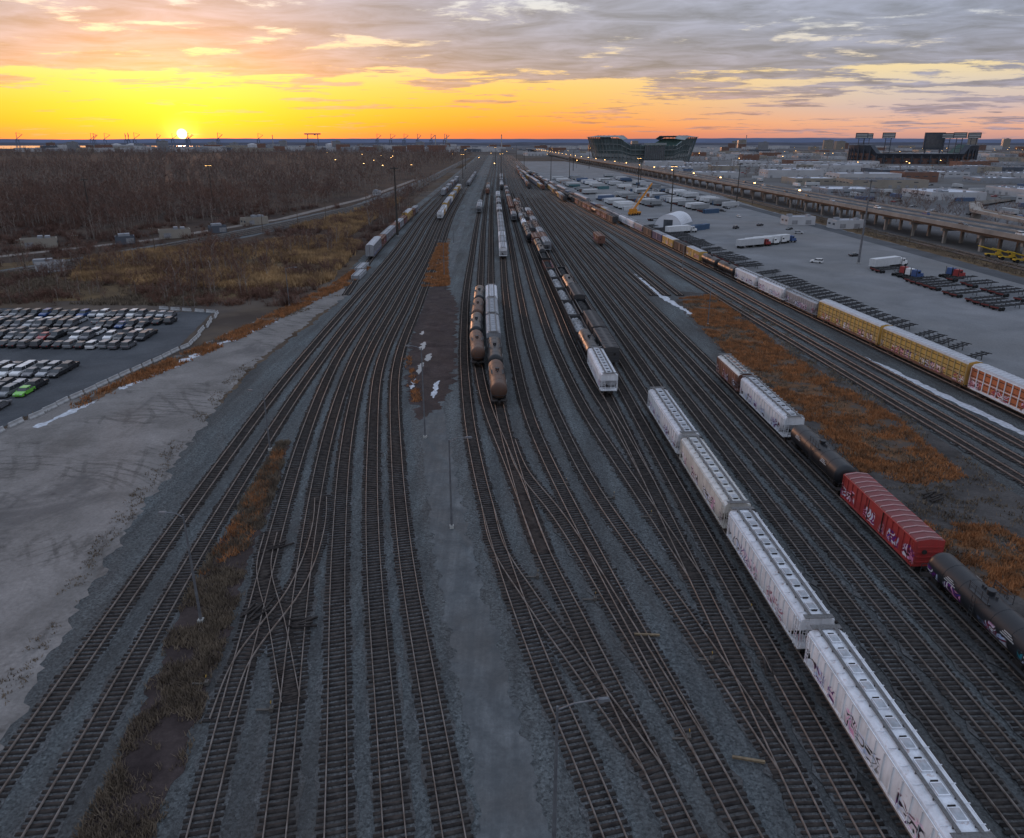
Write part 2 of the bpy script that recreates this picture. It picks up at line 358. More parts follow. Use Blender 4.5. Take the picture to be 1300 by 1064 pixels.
def track(key,pts,y0=None,y1=None,tie_end=None):
    f=spl(pts); y0=f.y0 if y0 is None else y0; y1=f.y1 if y1 is None else y1
    te=(tie_end or 640)+rng.uniform(-60,60)
    k=tidx[0]; tidx[0]+=1; zo=.05+.004*k
    ys=np.concatenate([np.arange(y0,min(y1,300),1.0),np.arange(max(y0,min(y1,300)),y1,8.0)])
    if len(ys)<2: return f
    X=f(ys); sl=(f(ys+.5)-f(ys-.5)); nrm=np.stack([np.ones_like(sl),-sl],1)/np.sqrt(1+sl**2)[:,None]
    C=np.stack([X,ys],1); V=[];F=[];MI=[]; nV=0
    def addstrip(offs,zs,mi):
        nonlocal nV
        n=len(ys);c=len(offs)
        A=np.empty((n,c,3))
        for j,(o_,z_) in enumerate(zip(offs,zs)):
            A[:,j,:2]=C+nrm*(o_[:,None] if hasattr(o_,'shape') else o_); A[:,j,2]=z_
        V.append(A.reshape(-1,3)); I=np.arange(n-1)[:,None]*c
        for j in range(c-1):
            F.append(np.concatenate([I+j,I+j+1,I+c+j+1,I+c+j],1)+nV)
            MI.append(np.where(ys[:-1]>te,3,2) if mi==2 else np.full(n-1,mi))
        nV+=n*c
    jl=rng.normal(0,.18,len(ys)); jr=rng.normal(0,.18,len(ys))
    addstrip([-1.42+jl,1.42+jr],[zo-.03]*2,2)
    for sd_ in (-1,1):
        c0=.755*sd_
        addstrip([c0-.05,c0-.04,c0+.04,c0+.05],[zo+.06,zo+.24,zo+.24,zo+.06],0)
    ty=np.arange(y0,min(y1,te+4),.56); n=len(ty)
    if n:
        tx=f(ty);s2=f(ty+.5)-f(ty-.5); a=-np.arctan(s2)+rng.normal(0,.015,n)
        hl_=1.3+rng.normal(0,.06,n); hw=.125+rng.normal(0,.01,n); ox=rng.normal(0,.05,n)
        ca,sa=np.cos(a),np.sin(a); B=np.empty((n,8,3))
        for j,(u,v,w) in enumerate(((-1,-1,0),(1,-1,0),(1,1,0),(-1,1,0),(-1,-1,1),(1,-1,1),(1,1,1),(-1,1,1))):
            dx=u*hl_+ox; dy=v*hw
            B[:,j,0]=tx+dx*ca-dy*sa; B[:,j,1]=ty+dx*sa+dy*ca; B[:,j,2]=zo-.04+w*(.11+rng.normal(0,.001,n))
        V.append(B.reshape(-1,3)); I=np.arange(n)[:,None]*8+nV
        for q_ in ((4,5,6,7),(0,1,5,4),(1,2,6,5),(2,3,7,6),(3,0,4,7)):
            F.append(I+np.array(q_)[None]); MI.append(np.full(n,1))
        nV+=n*8
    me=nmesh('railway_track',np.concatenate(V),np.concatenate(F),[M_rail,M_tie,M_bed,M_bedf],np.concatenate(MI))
    obj('railway_track',me); f.z=zo+.24; TR[key]=f; return f
Lnear={
'Z':[(-51,215),(-56.5,283)],
'A':[(-33,-20),(-38.2,41.7),(-41.7,82.6),(-44.5,123),(-46,160),(-47.3,210),(-49.5,283)],
'B':[(-27.5,-20),(-33.1,41),(-36.2,71),(-40,120),(-42,160),(-43.6,210),(-46,283)],
'C':[(-10,-20),(-22.4,41),(-26.2,62),(-33,103),(-37.4,140),(-40,205),(-42.5,283)],
'D':[(-5,-20),(-17.3,41),(-22.5,65),(-28.8,100),(-33.6,140),(-36.8,205),(-39,283)],
'E':[(0,-20),(-13.2,41),(-20,71),(-25.6,100),(-30.4,135),(-33.6,205),(-36,283)],
'F':[(4.5,-20),(-9.2,41),(-16,71),(-22,103),(-27,135),(-30.4,205),(-33,283)],
'G':[(9,-20),(-5.2,41),(-12.3,71),(-18,101),(-23.4,135),(-27.2,205),(-30,283)]}
far618={'Z':-66,'A':-62,'B':-58.5,'C':-55,'D':-51.5,'E':-48.5,'F':-45.5,'G':-42}
for k,v in Lnear.items():
    b6=far618[k]; track(k,v+[((v[-1][0]+b6)/2-1,440),(b6,618),(b6-12,1200),(b6-35,2400)])
track('X1',[(-24,46),(-24.6,52),(-22.9,64),(-24,78),(-25.6,85)])
track('X2',[(-18.7,48),(-23,58),(-27.6,68),(-29.3,76)])
track('H',[(17,-20),(5.7,41),(2.8,52),(0,64.5),(-3.3,82.6),(-6.2,103),(-9.4,135),(-12.9,189),(-16.8,304),(-25,618),(-35,1200),(-60,2400)])
track('I',[(23,-20),(10.7,41),(6.9,57),(3.6,71),(.56,92),(-2.1,117),(-4,151),(-6.2,209),(-9,304),(-17,618),(-27,1200),(-52,2400)])
track('H2',[(3.6,71),(.3,91),(-4.2,117),(-7.3,145),(-9.6,209),(-12.8,304),(-21,618),(-31,1200),(-56,2400)])
track('J1',[(27,-20),(15.2,41),(9.5,71),(3.4,110),(.5,151),(-1.7,209),(-4,304),(-12,618),(-22,1200),(-47,2400)])
track('HI',[(10.7,41),(7,50),(2,62),(-1.6,72),(-3.3,82.6)])
track('J2',[(20.8,41),(17.5,58),(11.5,85),(7.5,115),(4.8,151),(2.6,209),(.2,304),(-8,618),(-18,1200),(-44,2400)])
track('J3',[(19.9,66),(17.2,85),(13,115),(10,151),(7.5,209),(4.6,304),(-4,618),(-14,1200),(-40,2400)])
track('J4',[(19.1,88),(17.8,106),(15,135),(12.3,200),(9,304),(0,618),(-10,1200),(-36,2400)])
track('J5',[(15.2,41),(11.6,56),(5.6,80),(1.6,92),(-.4,104)])
def rshift(x): 
    return [(x+2.2,-20),(x,41),(x-3.3,130),(x-9.5,304),(x-19,618),(x-31,1200),(x-58,2400)]
track('K',rshift(20.8))
track('R1',rshift(24.3)); track('W',rshift(27.7)); track('R3',rshift(31.3)); track('R4',rshift(34.9)); track('R5',rshift(38.5)); track('R6',rshift(42)); track('DK',rshift(45.7))
for i,x_ in enumerate((50,54,58)): track('Q%d'%i,[(x_-6.5,214),(x_-8,250),(x_-9.5,304),(x_-19,618),(x_-31,1200),(x_-58,2400)])
for i,x_ in enumerate((70.5,75,79.5)): track('S%d'%i,[(x_+6,20),(x_,100),(x_-7.5,200),(x_-14.5,304),(x_-36,618),(x_-62,1200),(x_-100,2400)])
track('T',Tdat)
for i in range(4):
    o_=i*4.4; track('V%d'%i,[(-235+o_,178),(-188+o_,248),(-148+o_*1.0,357),(-114+o_*.9,526),(-106+o_*.7,958),(-124+o_*.6,2000)],tie_end=330)
for i in range(2): track('U%d'%i,[(188+i*4.2,150),(187+i*4.2,400),(180+i*4.2,700),(160+i*4,1100)],tie_end=300)

# ------------------------------------------------------------------ railcar meshes
M_dark=simple('running_gear',(.035,.03,.028),(.015,.013,.012),2,.8)
M_grate=simple('walkway_grating',(.14,.14,.145),(.08,.075,.07),6,.7)
M_wheel=simple('wheel_steel',(.09,.07,.06),(.04,.03,.025),3,.6,.3)
def truck(mb,cy,md=2,mw=3):
    for s_ in (-1,1):
        mb.box(s_*.98,cy,.52,.16,2.0,.22,md,0,1,.6); mb.box(s_*.98,cy,.42,.2,.55,.36,md)
        for a in (-.87,.87): mb.cyl((s_*.68,cy+a,.44),(s_*.82,cy+a,.44),.44,n=14,m=mw)
    for a in (-.87,.87): mb.cyl((-.95,cy+a,.44),(.95,cy+a,.44),.09,n=6,m=md)
    mb.box(0,cy,.62,1.9,.5,.25,md)
def couplers(mb,L,md=2):
    for s_ in (-1,1):
        mb.box(0,s_*(L/2+.2),.92,.22,.75,.22,md); mb.box(0,s_*(L/2+.5),.92,.32,.22,.32,md)
        mb.cyl((.25,s_*(L/2+.1),.8),(.35,s_*(L/2+.45),.4),.04,n=5,m=md)
def ladder(mb,x_,y_,z0,z1,ax='x',m=0):
    for s_ in (-.22,.22):
        if ax=='x': mb.box(x_,y_+s_,(z0+z1)/2,.05,.05,z1-z0,m)
        else: mb.box(x_+s_,y_,(z0+z1)/2,.05,.05,z1-z0,m)
    z_=z0+.15
    while z_<z1:
        if ax=='x': mb.box(x_,y_,z_,.04,.4,.04,m)
        else: mb.box(x_,y_,z_,.4,.04,.04,m)
        z_+=.38
def hopper(L=20.4,ribs=True,round_h=False,cols=None,name='covered_hopper_car'):
    mb=MB(); half=L/2-.35; H=4.62
    prof=[(-1.46,1.3),(-1.56,1.75),(-1.58,2.8),(-1.56,3.85),(-1.42,4.2),(-.95,4.42),(-.4,4.52),(.4,4.52),(.95,4.42),(1.42,4.2),(1.56,3.85),(1.58,2.8),(1.56,1.75),(1.46,1.3)]
    def sec(y_,zm,k=1.0): return [(px*k,y_,max(pz,zm)) for px,pz in prof]
    mb.loft([sec(-half,3.3),sec(-half+.02,3.1),sec(-half+2.3,1.3),sec(half-2.3,1.3),sec(half-.02,3.1),sec(half,3.3)],0,matf=lambda i:1 if 3<=i<=9 else 0)
    for s_ in (-1,1):
        for x_ in (-1.42,1.42):
            mb.box(x_,s_*(half-.05),2.2,.1,.1,2.1,0); mb.box(x_,s_*(half-1.7),1.9,.1,.12,1.4,0)
        mb.box(0,s_*(half-.9),1.2,3.0,1.9,.12,0); mb.box(0,s_*(half-.03),3.2,2.9,.08,.14,0)
        for x_ in (-.5,.5): mb.box(x_,s_*(half-.7),2.1,.09,.09,1.8,0)
        ladder(mb,1.0,s_*(half+.06),1.3,4.4,'y',0); ladder(mb,-1.62,s_*(half-.5),1.2,4.2,'x',0); ladder(mb,1.62,s_*(half-.5),1.2,4.2,'x',0)
        mb.box(0,s_*(half+.02),4.62,2.6,.55,.05,2+2)
        mb.cyl((.3,s_*(half-.5),1.9),(.3,s_*(half-1.3),1.9),.22,n=8,m=2)
    mb.box(0,0,1.02,.7,L,.28,2)
    for s_ in (-1,1):
        mb.box(s_*1.5,0,1.3,.12,L-4.2,.2,0); mb.box(s_*1.57,0,4.0,.07,L-.9,.16,0)
    n=4 if L>16 else 2; sp=(L-6.2)/n
    for i in range(n):
        cy=-(L-6.2)/2+sp*(i+.5)
        mb.box(0,cy,.98,1.2,sp*.35,.75,0,0,2.35,2.5)
        mb.box(0,cy,.56,1.1,.8,.12,2)
    if ribs:
        k=int((L-2)/1.12)
        for i in range(k):
            yy=-(L-2)/2+(i+.5)*(L-2)/k
            zb=1.45 if abs(yy)<half-2.2 else 1.45+ (abs(yy)-(half-2.2))*.8
            for s_ in (-1,1): mb.box(s_*1.60,yy,(zb+3.9)/2,.07,.11,3.9-zb,0)
    k=int(L/1.5)
    for i in range(k):
        yy=-(L-1)/2+(i+.5)*(L-1)/k
        for s_ in (-1,1): mb.box(s_*1.0,yy,4.43,.9,.06,.05,1)
    k=int((L-1.5)/1.75)
    for i in range(k):
        yy=-(L-1.8)/2+(i+.5)*(L-1.8)/k
        if round_h: mb.cyl((0,yy,4.5),(0,yy,4.68),.42,.38,n=12,m=5); mb.cyl((0,yy,4.68),(0,yy,4.73),.2,.1,n=8,m=1)
        else:
            mb.box(0,yy,4.58,.82,1.0,.16,1); mb.box(0,yy,4.685,.7,.86,.05,5,0,.8,.8); mb.box(0,yy+.62,4.6,.5,.08,.12,2)
    for s_ in (-1,1):
        mb.box(s_*.72,0,4.66,.28,L-1,.05,4)
        for i in range(int(L/2)): mb.box(s_*.72,-L/2+1+i*2,4.55,.3,.05,.2,4)
    couplers(mb,L-.9); truck(mb,L/2-2.3); truck(mb,-L/2+2.3)
    return mb.mesh(name,cols,35)
def tank(L=16.6,cols=None,name='tank_car'):
    mb=MB(); r=1.5;zc=2.72; n=20
    def ring(y_,k): return [(math.cos(2*math.pi*i/n)*r*k,y_,zc+math.sin(2*math.pi*i/n)*r*k) for i in range(n)]
    h=L/2-.55; secs=[]
    for a,k in ((0,.12),(.05,.45),(.18,.72),(.38,.9),(.65,.985),(.95,1)): secs.append(ring(-h+a,k))
    secs+= [ring(-h+.95+(2*h-1.9)*i/6,1) for i in range(1,6)]
    for a,k in ((.95,1),(.65,.985),(.38,.9),(.18,.72),(.05,.45),(0,.12)): secs.append(ring(h-a,k))
    mb.loft(secs,0)
    for a in (-.62,-.3,.3,.62):
        y_=a*h
        mb.loft([[ (px*1.012,y_+s_,zc+(pz-zc)*1.012) for px,_,pz in ring(0,1)] for s_ in (-.05,.05)],0)
    mb.cyl((0,0,zc+r-.1),(0,0,zc+r+.38),.36,n=14,m=0); mb.cyl((0,.0,zc+r+.38),(0,0,zc+r+.46),.4,n=14,m=1)
    for dx,dy in((.0,.8),(0,-.8),(.0,1.15)): mb.cyl((dx,dy,zc+r-.1),(dx,dy,zc+r+.25),.12,n=8,m=1)
    for s_ in (-1,1):
        mb.box(s_*.95,0,zc+r-.3,.5,2.6,.05,1)
        for yy in (-1.3,-.45,.45,1.3): mb.box(s_*1.22,yy,zc+r+.15,.05,.05,.95,1)
        for zz in (.25,.6): mb.box(s_*1.22,0,zc+r+zz,.05,2.65,.05,1)
        ladder(mb,s_*1.58,0,1.1,zc+r-.2,'x',1)
        mb.box(s_*1.3,0,1.05,.35,L-1.6,.07,1)
        for i in range(9): mb.box(s_*1.2,-L/2+1.4+i*(L-2.8)/8,1.25,.08,.08,.5,2)
        mb.box(0,s_*(L/2-2.2),1.35,2.3,1.0,.6,2,0,1.15,1); mb.box(0,s_*(L/2-.5),1.08,2.9,.9,.1,2)
        for x_ in (-1.35,1.35): mb.box(x_,s_*(L/2-.1),1.6,.05,.05,1.1,1)
        mb.box(0,s_*(L/2-.1),2.15,2.7,.05,.05,1)
        for a in (-4.6,3.6):
            for k in range(3): mb.box(s_*(r*math.cos(.22)+.02),a+k*.0,zc+.25+k*.22,.03,1.7-.4*k,.1,4)
    mb.box(0,0,.98,.55,L-.6,.3,2)
    couplers(mb,L-.4); truck(mb,L/2-2.2); truck(mb,-L/2+2.2)
    return mb.mesh(name,cols,35)
def boxcar(L=16.8,cols=None,H=4.35,roofribs=False,name='boxcar'):
    mb=MB(); h=L/2-.25
    prof=[(-1.5,1.05),(-1.5,H-.25),(-1.4,H-.12),(0,H+.08),(1.4,H-.12),(1.5,H-.25),(1.5,1.05)]
    mb.loft([[(a,y_,b) for a,b in prof] for y_ in (-h,h)],0,matf=lambda i:1 if 1<=i<=4 else 0)
    k=15
    for i in range(k):
        yy=-h+.1+i*(2*h-.2)/(k-1)
        if abs(yy)>1.6:
            for s_ in (-1,1): mb.box(s_*1.54,yy,(1.1+H-.3)/2+.0,.09,.14,H-1.4,0)
    for i in range(14):
        yy=-h+.4+i*(2*h-.8)/13
        if roofribs:
            mb.loft([[(a,yy+s_,b+.09) for a,b in prof[1:6]]+[(a,yy+s_,b-.02) for a,b in prof[1:6]][::-1] for s_ in (-.07,.07)],5)
        else:
            for s_ in (-1,1): mb.box(s_*.72,yy,H+.03,1.3,.07,.09,1)
    for s_ in (-1,1):
        mb.box(s_*1.55,0,2.6,.08,3.0,H-1.55,5 if not roofribs else 0); mb.box(s_*1.6,1.55,2.6,.06,.08,H-1.6,2); mb.box(s_*1.6,-1.55,2.6,.06,.08,H-1.6,2)
        mb.box(s_*1.56,0,1.12,.1,L-.7,.2,0); mb.box(s_*1.56,0,H-.28,.1,L-.6,.12,0)
        for e_ in (-1,1): ladder(mb,s_*1.6,e_*(h-.4),.9,H-.4,'x',0)
        for zz in (1.6,2.2,2.8,3.4): mb.box(0,s_*(h+.04),zz,2.7,.08,.16,0)
        mb.cyl((-.6,s_*(h+.12),2.9),(-.6,s_*(h+.2),2.9),.28,n=10,m=2)
    mb.box(0,0,.92,.6,L-.4,.3,2); couplers(mb,L-.2); truck(mb,L/2-2.2); truck(mb,-L/2+2.2)
    return mb.mesh(name,cols)
def gondola(L=16.8,cols=None,load=None,H=2.7,name='gondola_railcar'):
    mb=MB(); h=L/2-.3
    for s_ in (-1,1):
        mb.box(s_*1.45,0,(1.05+H)/2,.1,2*h,H-1.05,0); mb.box(s_*1.47,0,H+.04,.2,2*h+.1,.1,0)
        mb.box(0,s_*h,(1.05+H)/2,2.8,.1,H-1.05,0); mb.box(0,s_*h,H+.04,2.75,.18,.1,0)
        for i in range(13): mb.box(s_*1.55,-h+.3+i*(2*h-.6)/12,(1.1+H)/2,.12,.13,H-1.2,0)
        for e_ in (-1,1): ladder(mb,s_*1.62,e_*(h-.35),.9,H,'x',0)
    mb.box(0,0,1.1,2.8,2*h-.1,.1,2)
    if load is not None:
        nx,ny=7,34; vs=[];fs=[]
        for j in range(ny):
            for i in range(nx):
                a=-1.36+2.72*i/(nx-1); b=-h+.15+(2*h-.3)*j/(ny-1)
                e_=min(i,nx-1-i,j,ny-1-j)
                vs.append((a,b,H-1.0+min(e_,2)*.32+random.uniform(-.22,.22)))
        for j in range(ny-1):
            for i in range(nx-1): fs.append((j*nx+i,j*nx+i+1,(j+1)*nx+i+1,(j+1)*nx+i))
        mb.add(vs,fs,5)
    mb.box(0,0,.92,.6,L-.4,.3,2); couplers(mb,L-.2); truck(mb,L/2-2.2); truck(mb,-L/2+2.2)
    return mb.mesh(name,cols)
def autorack(cols=None,L=27.3,name='autorack_railcar'):
    mb=MB(); h=L/2-.15;H=5.75
    prof=[(-1.5,1.1),(-1.5,5.1),(-1.3,5.5),(0,5.75),(1.3,5.5),(1.5,5.1),(1.5,1.1)]
    mb.loft([[(a,y_,b) for a,b in prof] for y_ in (-h,h)],0,matf=lambda i:1 if 1<=i<=4 else 0)
    for s_ in (-1,1):
        mb.box(s_*1.53,0,1.25,.12,L-.3,.42,6); mb.box(s_*1.53,0,5.08,.1,L-.3,.16,5); mb.box(s_*1.53,0,3.1,.07,L-.3,.1,5)
        k=17
        for i in range(k):
            yy=-h+.08+i*(2*h-.16)/(k-1)
            mb.box(s_*1.55,yy,3.2,.13,.16,3.7,5)
        for i in range(k-1):
            yy=-h+.08+(i+.5)*(2*h-.16)/(k-1)
            for zz in (1.75,2.75,3.45,4.5): mb.box(s_*1.515,yy,zz,.04,1.35,.12,2)
        for e_ in (-1,1): ladder(mb,s_*1.62,e_*(h-.4),1,5.1,'x',0)
        mb.box(0,s_*(h+.04),3.1,.1,.08,4.0,2)
        for x_ in (-.9,.9): mb.box(x_,s_*(h+.04),3.1,.08,.08,4.0,5)
    for i in range(26):
        yy=-h+.4+i*(2*h-.8)/25
        for s_ in (-1,1): 
            mb.loft([[(s_*.02,yy+e_,5.80),(s_*1.3,yy+e_,5.55),(s_*1.3,yy+e_,5.45),(s_*.02,yy+e_,5.70)] for e_ in (-.08,.08)],1)
    mb.box(0,0,.92,.7,L-.4,.3,2); couplers(mb,L-.2); truck(mb,L/2-3); truck(mb,-L/2+3)
    return mb.mesh(name,cols)

P_wh=paint('white_paint_graffiti',(.66,.67,.69),graf=True,grime=.3,gcol=(.16,.16,.165)); P_whr=paint('white_roof',(.58,.60,.64),grime=.38,rust=.6,gcol=(.17,.17,.18))
P_cream=paint('cream_paint_graffiti',(.48,.46,.42),graf=True,grime=.4,gcol=(.14,.13,.12)); P_creamr=paint('cream_roof',(.50,.50,.49),grime=.35,rust=.7,gcol=(.16,.15,.14))
P_gr=paint('grey_paint',(.25,.26,.28),graf=True); P_grr=paint('grey_roof',(.31,.33,.36))
P_blk=paint('black_paint',(.016,.017,.020),rough=.42,grime=.05,rust=.04,graf=False); P_blkg=paint('black_paint_graffiti',(.016,.017,.020),rough=.42,grime=.05,rust=.04,graf=True); P_blk2=paint('black_fittings',(.035,.036,.04),grime=.1,rust=.1); P_sten=simple('stencil_white',(.5,.5,.5),(.2,.2,.2),4)
P_red=paint('oxide_red_paint',(.30,.03,.028),graf=True,grime=.25); P_redr=paint('oxide_red_roof',(.15,.032,.034),grime=.3); P_pink=paint('faded_ridge_paint',(.33,.20,.20),grime=.3)
P_brn=paint('brown_paint',(.15,.065,.045),graf=True,grime=.4); P_brnr=paint('brown_roof',(.18,.10,.075))
P_yel=paint('yellow_paint',(.52,.32,.08),grime=.35,rust=.35,graf=True); P_yelr=paint('galvanised_roof',(.42,.43,.46),grime=.3,rust=.15); P_yr=paint('autorack_ribs',(.45,.33,.16)); P_org=paint('orange_paint',(.50,.14,.05),graf=True)
P_blu=paint('blue_paint',(.03,.06,.16)); P_mus=paint('rust_brown_tank',(.09,.045,.03),grime=.5,rust=.6)
P_dgr=paint('dark_grey_paint',(.04,.04,.044)); M_rub=simple('scrap_load',(.42,.43,.45),(.09,.085,.08),1.6,.9); M_coal=simple('coal_load',(.04,.04,.04),(.015,.015,.015),2,.9)
h5=lambda b,r,x5=None,x6=None:[b,r,M_dark,M_wheel,M_grate,x5 or r,x6 or b]
CM={}
CM['hw']=(hopper(20.3,True,False,h5(P_wh,P_whr,P_grr)),21.1)
CM['hc']=(hopper(20.3,False,False,h5(P_cream,P_creamr,P_grr)),21.1)
CM['hw2']=(hopper(20.3,False,True,h5(P_wh,P_whr,P_grr)),21.1)
CM['hg']=(hopper(18,True,True,h5(P_gr,P_grr)),18.8)
CM['hl']=(hopper(18,True,False,h5(P_wh,P_whr,P_grr)),18.8)
CM['hb']=(hopper(13,True,False,h5(P_brn,P_creamr,P_brnr)),13.8)
TK=lambda b:[b,P_blk2,M_dark,M_wheel,P_sten]
CM['tk']=(tank(16.6,TK(P_blk)),17.5)
CM['tkg']=(tank(16.6,TK(P_blkg)),17.5)
CM['tg']=(tank(16.6,TK(P_gr)),17.5)
CM['tw']=(tank(16.6,TK(P_whr)),17.5)
CM['tb']=(tank(16.6,TK(P_mus)),17.5)
CM['rd']=(boxcar(16.8,h5(P_red,P_redr,P_pink),4.3,True),17.6)
CM['bb']=(boxcar(16.8,h5(P_brn,P_brnr,P_brn)),17.6)
CM['bk']=(boxcar(16.8,h5(P_dgr,P_dgr,P_dgr)),17.6)
CM['bg']=(boxcar(16.8,h5(P_gr,P_grr,P_gr)),17.6)
CM['bu']=(boxcar(16.8,h5(P_blu,P_grr,P_blu)),17.6)
CM['by']=(boxcar(16.8,h5(P_yel,P_yelr,P_yel)),17.6)
CM['gr']=(gondola(16.8,h5(P_dgr,P_dgr,M_rub),1),17.6)
CM['gb']=(gondola(16.8,h5(P_brn,P_brn,M_coal),1),17.6)
CM['gk']=(gondola(16.8,h5(P_blk,P_blk,M_coal),1,3.3),17.6)
CM['ay']=(autorack(h5(P_yel,P_yelr,P_yr,P_brn)),28.1)
CM['ao']=(autorack(h5(P_org,P_yelr,P_wh,P_wh)),28.1)
CM['ag']=(autorack(h5(P_gr,P_yelr,P_gr,P_blu)),28.1)
def train(key,y0,kinds,dz=.01):
    f=TR[key]; y_=y0
    for k in kinds:
        me,pl=CM[k]; c=y_+pl/2; sl=float(f(c+4)-f(c-4))/8
        o_=obj(me.name.split('.')[0],me,(float(f(c)),c,f.z+dz),-math.atan(sl)+(math.pi if random.random()<.5 else 0)); y_+=pl*math.cos(math.atan(sl))
    return y_
rc=lambda n,ch: [random.choice(ch) for _ in range(n)]
train('W',10,['hw2','hw','hw','hc','hw'])
train('DK',30.5,['tk','tkg','rd','tk','hw','hb'])
train('H2',140,['tb','tk','tb','tk'])
train('I',117,['tb','tk','hg','hg','hl'])
train('J1',283,['hl','hg','hl','hg']+rc(14,['hl','hg','hg','bk']))
train('K',122,['hl','tk','gr','gr','gr','gr','gr','gb','gk','tk','tk','bb']+rc(12,['tk','tb','bb','bk','hg','gb']))
train('R1',140,['bk','bk','gk','bk','tk','gk'])
train('R1',300,rc(9,['hl','hg','tb','hg','bb']))
train('J4',330,rc(12,['tk','tg','tk','tb','tw','bb']))
train('J3',420,rc(16,['tk','bb','hg','gk','bk']))
train('Q0',320,['bb']); 
train('H',470,['hg','hl','hg']); train('H2',640,rc(7,['hg','bb','tk'])); train('J2',700,rc(14,['hl','hg','bk']))
train('T',69.5,['ao','ao','ay','ay','hg','hl','hl','tk','tk','by','bk','by','bu','bk','hg','hl','hl','hg','hg','by','bb','bu']+rc(28,['bb','by','bk','bu','hg','tk','ag','gb','bk']))
train('S2',405,rc(30,['bb','bk','gb','bb','tk','bu','bk']))
train('Q2',560,rc(26,['bb','bk','bg','tk','by','bk']))
train('R5',720,rc(24,['bb','hg','bk','tk','bu']))
train('S0',700,rc(24,['ag','by','bk','bb']))
train('Z',283,['ag','bb','bg','bg','bb','bg','bb','ay','bb','bg'])
train('E',430,['hl','by','hl','ay','ag','hl','ay','hg','hg','ay','bb','ay','hl'])
train('B',620,rc(12,['ag','bb','hg'])); train('G',760,rc(14,['hg','tk','hg']))

# ------------------------------------------------------------------ containers, chassis, trailers, trucks, cars
def container_mesh(col,L=12.2):
    mb=MB(); mb.box(0,0,1.35,2.34,L-.1,2.6,0)
    for s_ in (-1,1):
        for i in range(int(L/.45)): mb.box(s_*1.19,-L/2+.35+i*.45,1.35,.06,.2,2.4,0)
        for e_ in (-1,1): mb.box(s_*1.15,e_*(L/2-.06),1.35,.16,.16,2.75,0)
        mb.box(s_*1.19,0,2.68,.08,L,.1,0); mb.box(s_*1.19,0,.08,.08,L,.14,0)
    for x_ in(-.5,-.2,.2,.5): mb.box(x_,-L/2-.0,1.35,.04,.06,2.3,1)
    return mb.mesh('shipping_container',[col,M_dark])
def chassis_mesh():
    mb=MB()
    for s_ in (-1,1): mb.box(s_*.45,0,1.15,.15,12,.3,0)
    for i in range(7): mb.box(0,-5.8+i*1.93,1.2,2.4,.16,.16,0)
    for a in (-4.9,-3.7):
        for s_ in (-1,1): mb.cyl((s_*.75,a,.5),(s_*1.2,a,.5),.5,n=12,m=1)
        mb.cyl((-.8,a,.5),(.8,a,.5),.08,n=6,m=0)
    for s_ in(-1,1): mb.box(s_*.6,3.2,.55,.12,.12,1.1,0)
    mb.box(0,-6,1.0,2.4,.1,.4,2)
    return mb.mesh('container_chassis',[simple('chassis_paint',(.05,.05,.055),(.02,.02,.02)),M_rubber,simple('tail_panel',(.16,.04,.035))])
M_rubber=simple('tyre_rubber',(.02,.02,.02),(.012,.012,.012),2,.9)
def trailer_mesh(col):
    mb=MB(); mb.box(0,0,2.55,2.55,14.4,2.75,0)
    for s_ in (-1,1):
        for i in range(12): mb.box(s_*1.29,-6.6+i*1.2,2.55,.03,.06,2.6,0)
        for a in (-6,-4.8):
            mb.cyl((s_*.7,a,.5),(s_*1.2,a,.5),.5,n=12,m=1)
        mb.box(s_*.7,4.5,.6,.14,.14,1.2,1); mb.box(s_*.5,0,1.08,.14,13.8,.2,1)
    return mb.mesh('semi_trailer',[col,M_rubber])
M_glass=simple('dark_glass',(.02,.025,.03),(.015,.02,.025),1,.08,spec=.7)
def tractor_mesh(col):
    mb=MB(); mb.box(0,0,.85,1.0,6.6,.3,1)
    mb.box(0,1.2,2.0,2.3,2.0,2.2,0,0,.94,.85); mb.box(0,2.9,1.4,2.0,1.7,1.2,0,0,.9,.9); mb.box(0,3.8,.8,2.3,.3,.5,1)
    mb.box(0,2.17,2.45,2.0,.12,.75,2); 
    for s_ in (-1,1):
        mb.box(s_*1.13,1.35,2.4,.06,1.0,.6,2); mb.cyl((s_*1.2,.1,1),(s_*1.2,.1,3.6),.09,n=6,m=1)
        for a in (-2.6,-1.4,2.8): mb.cyl((s_*.75,a,.5),(s_*1.2,a,.5),.5,n=12,m=1)
    mb.box(0,-2,1.1,.9,.9,.15,1)
    return mb.mesh('truck',[col,M_rubber,M_glass])
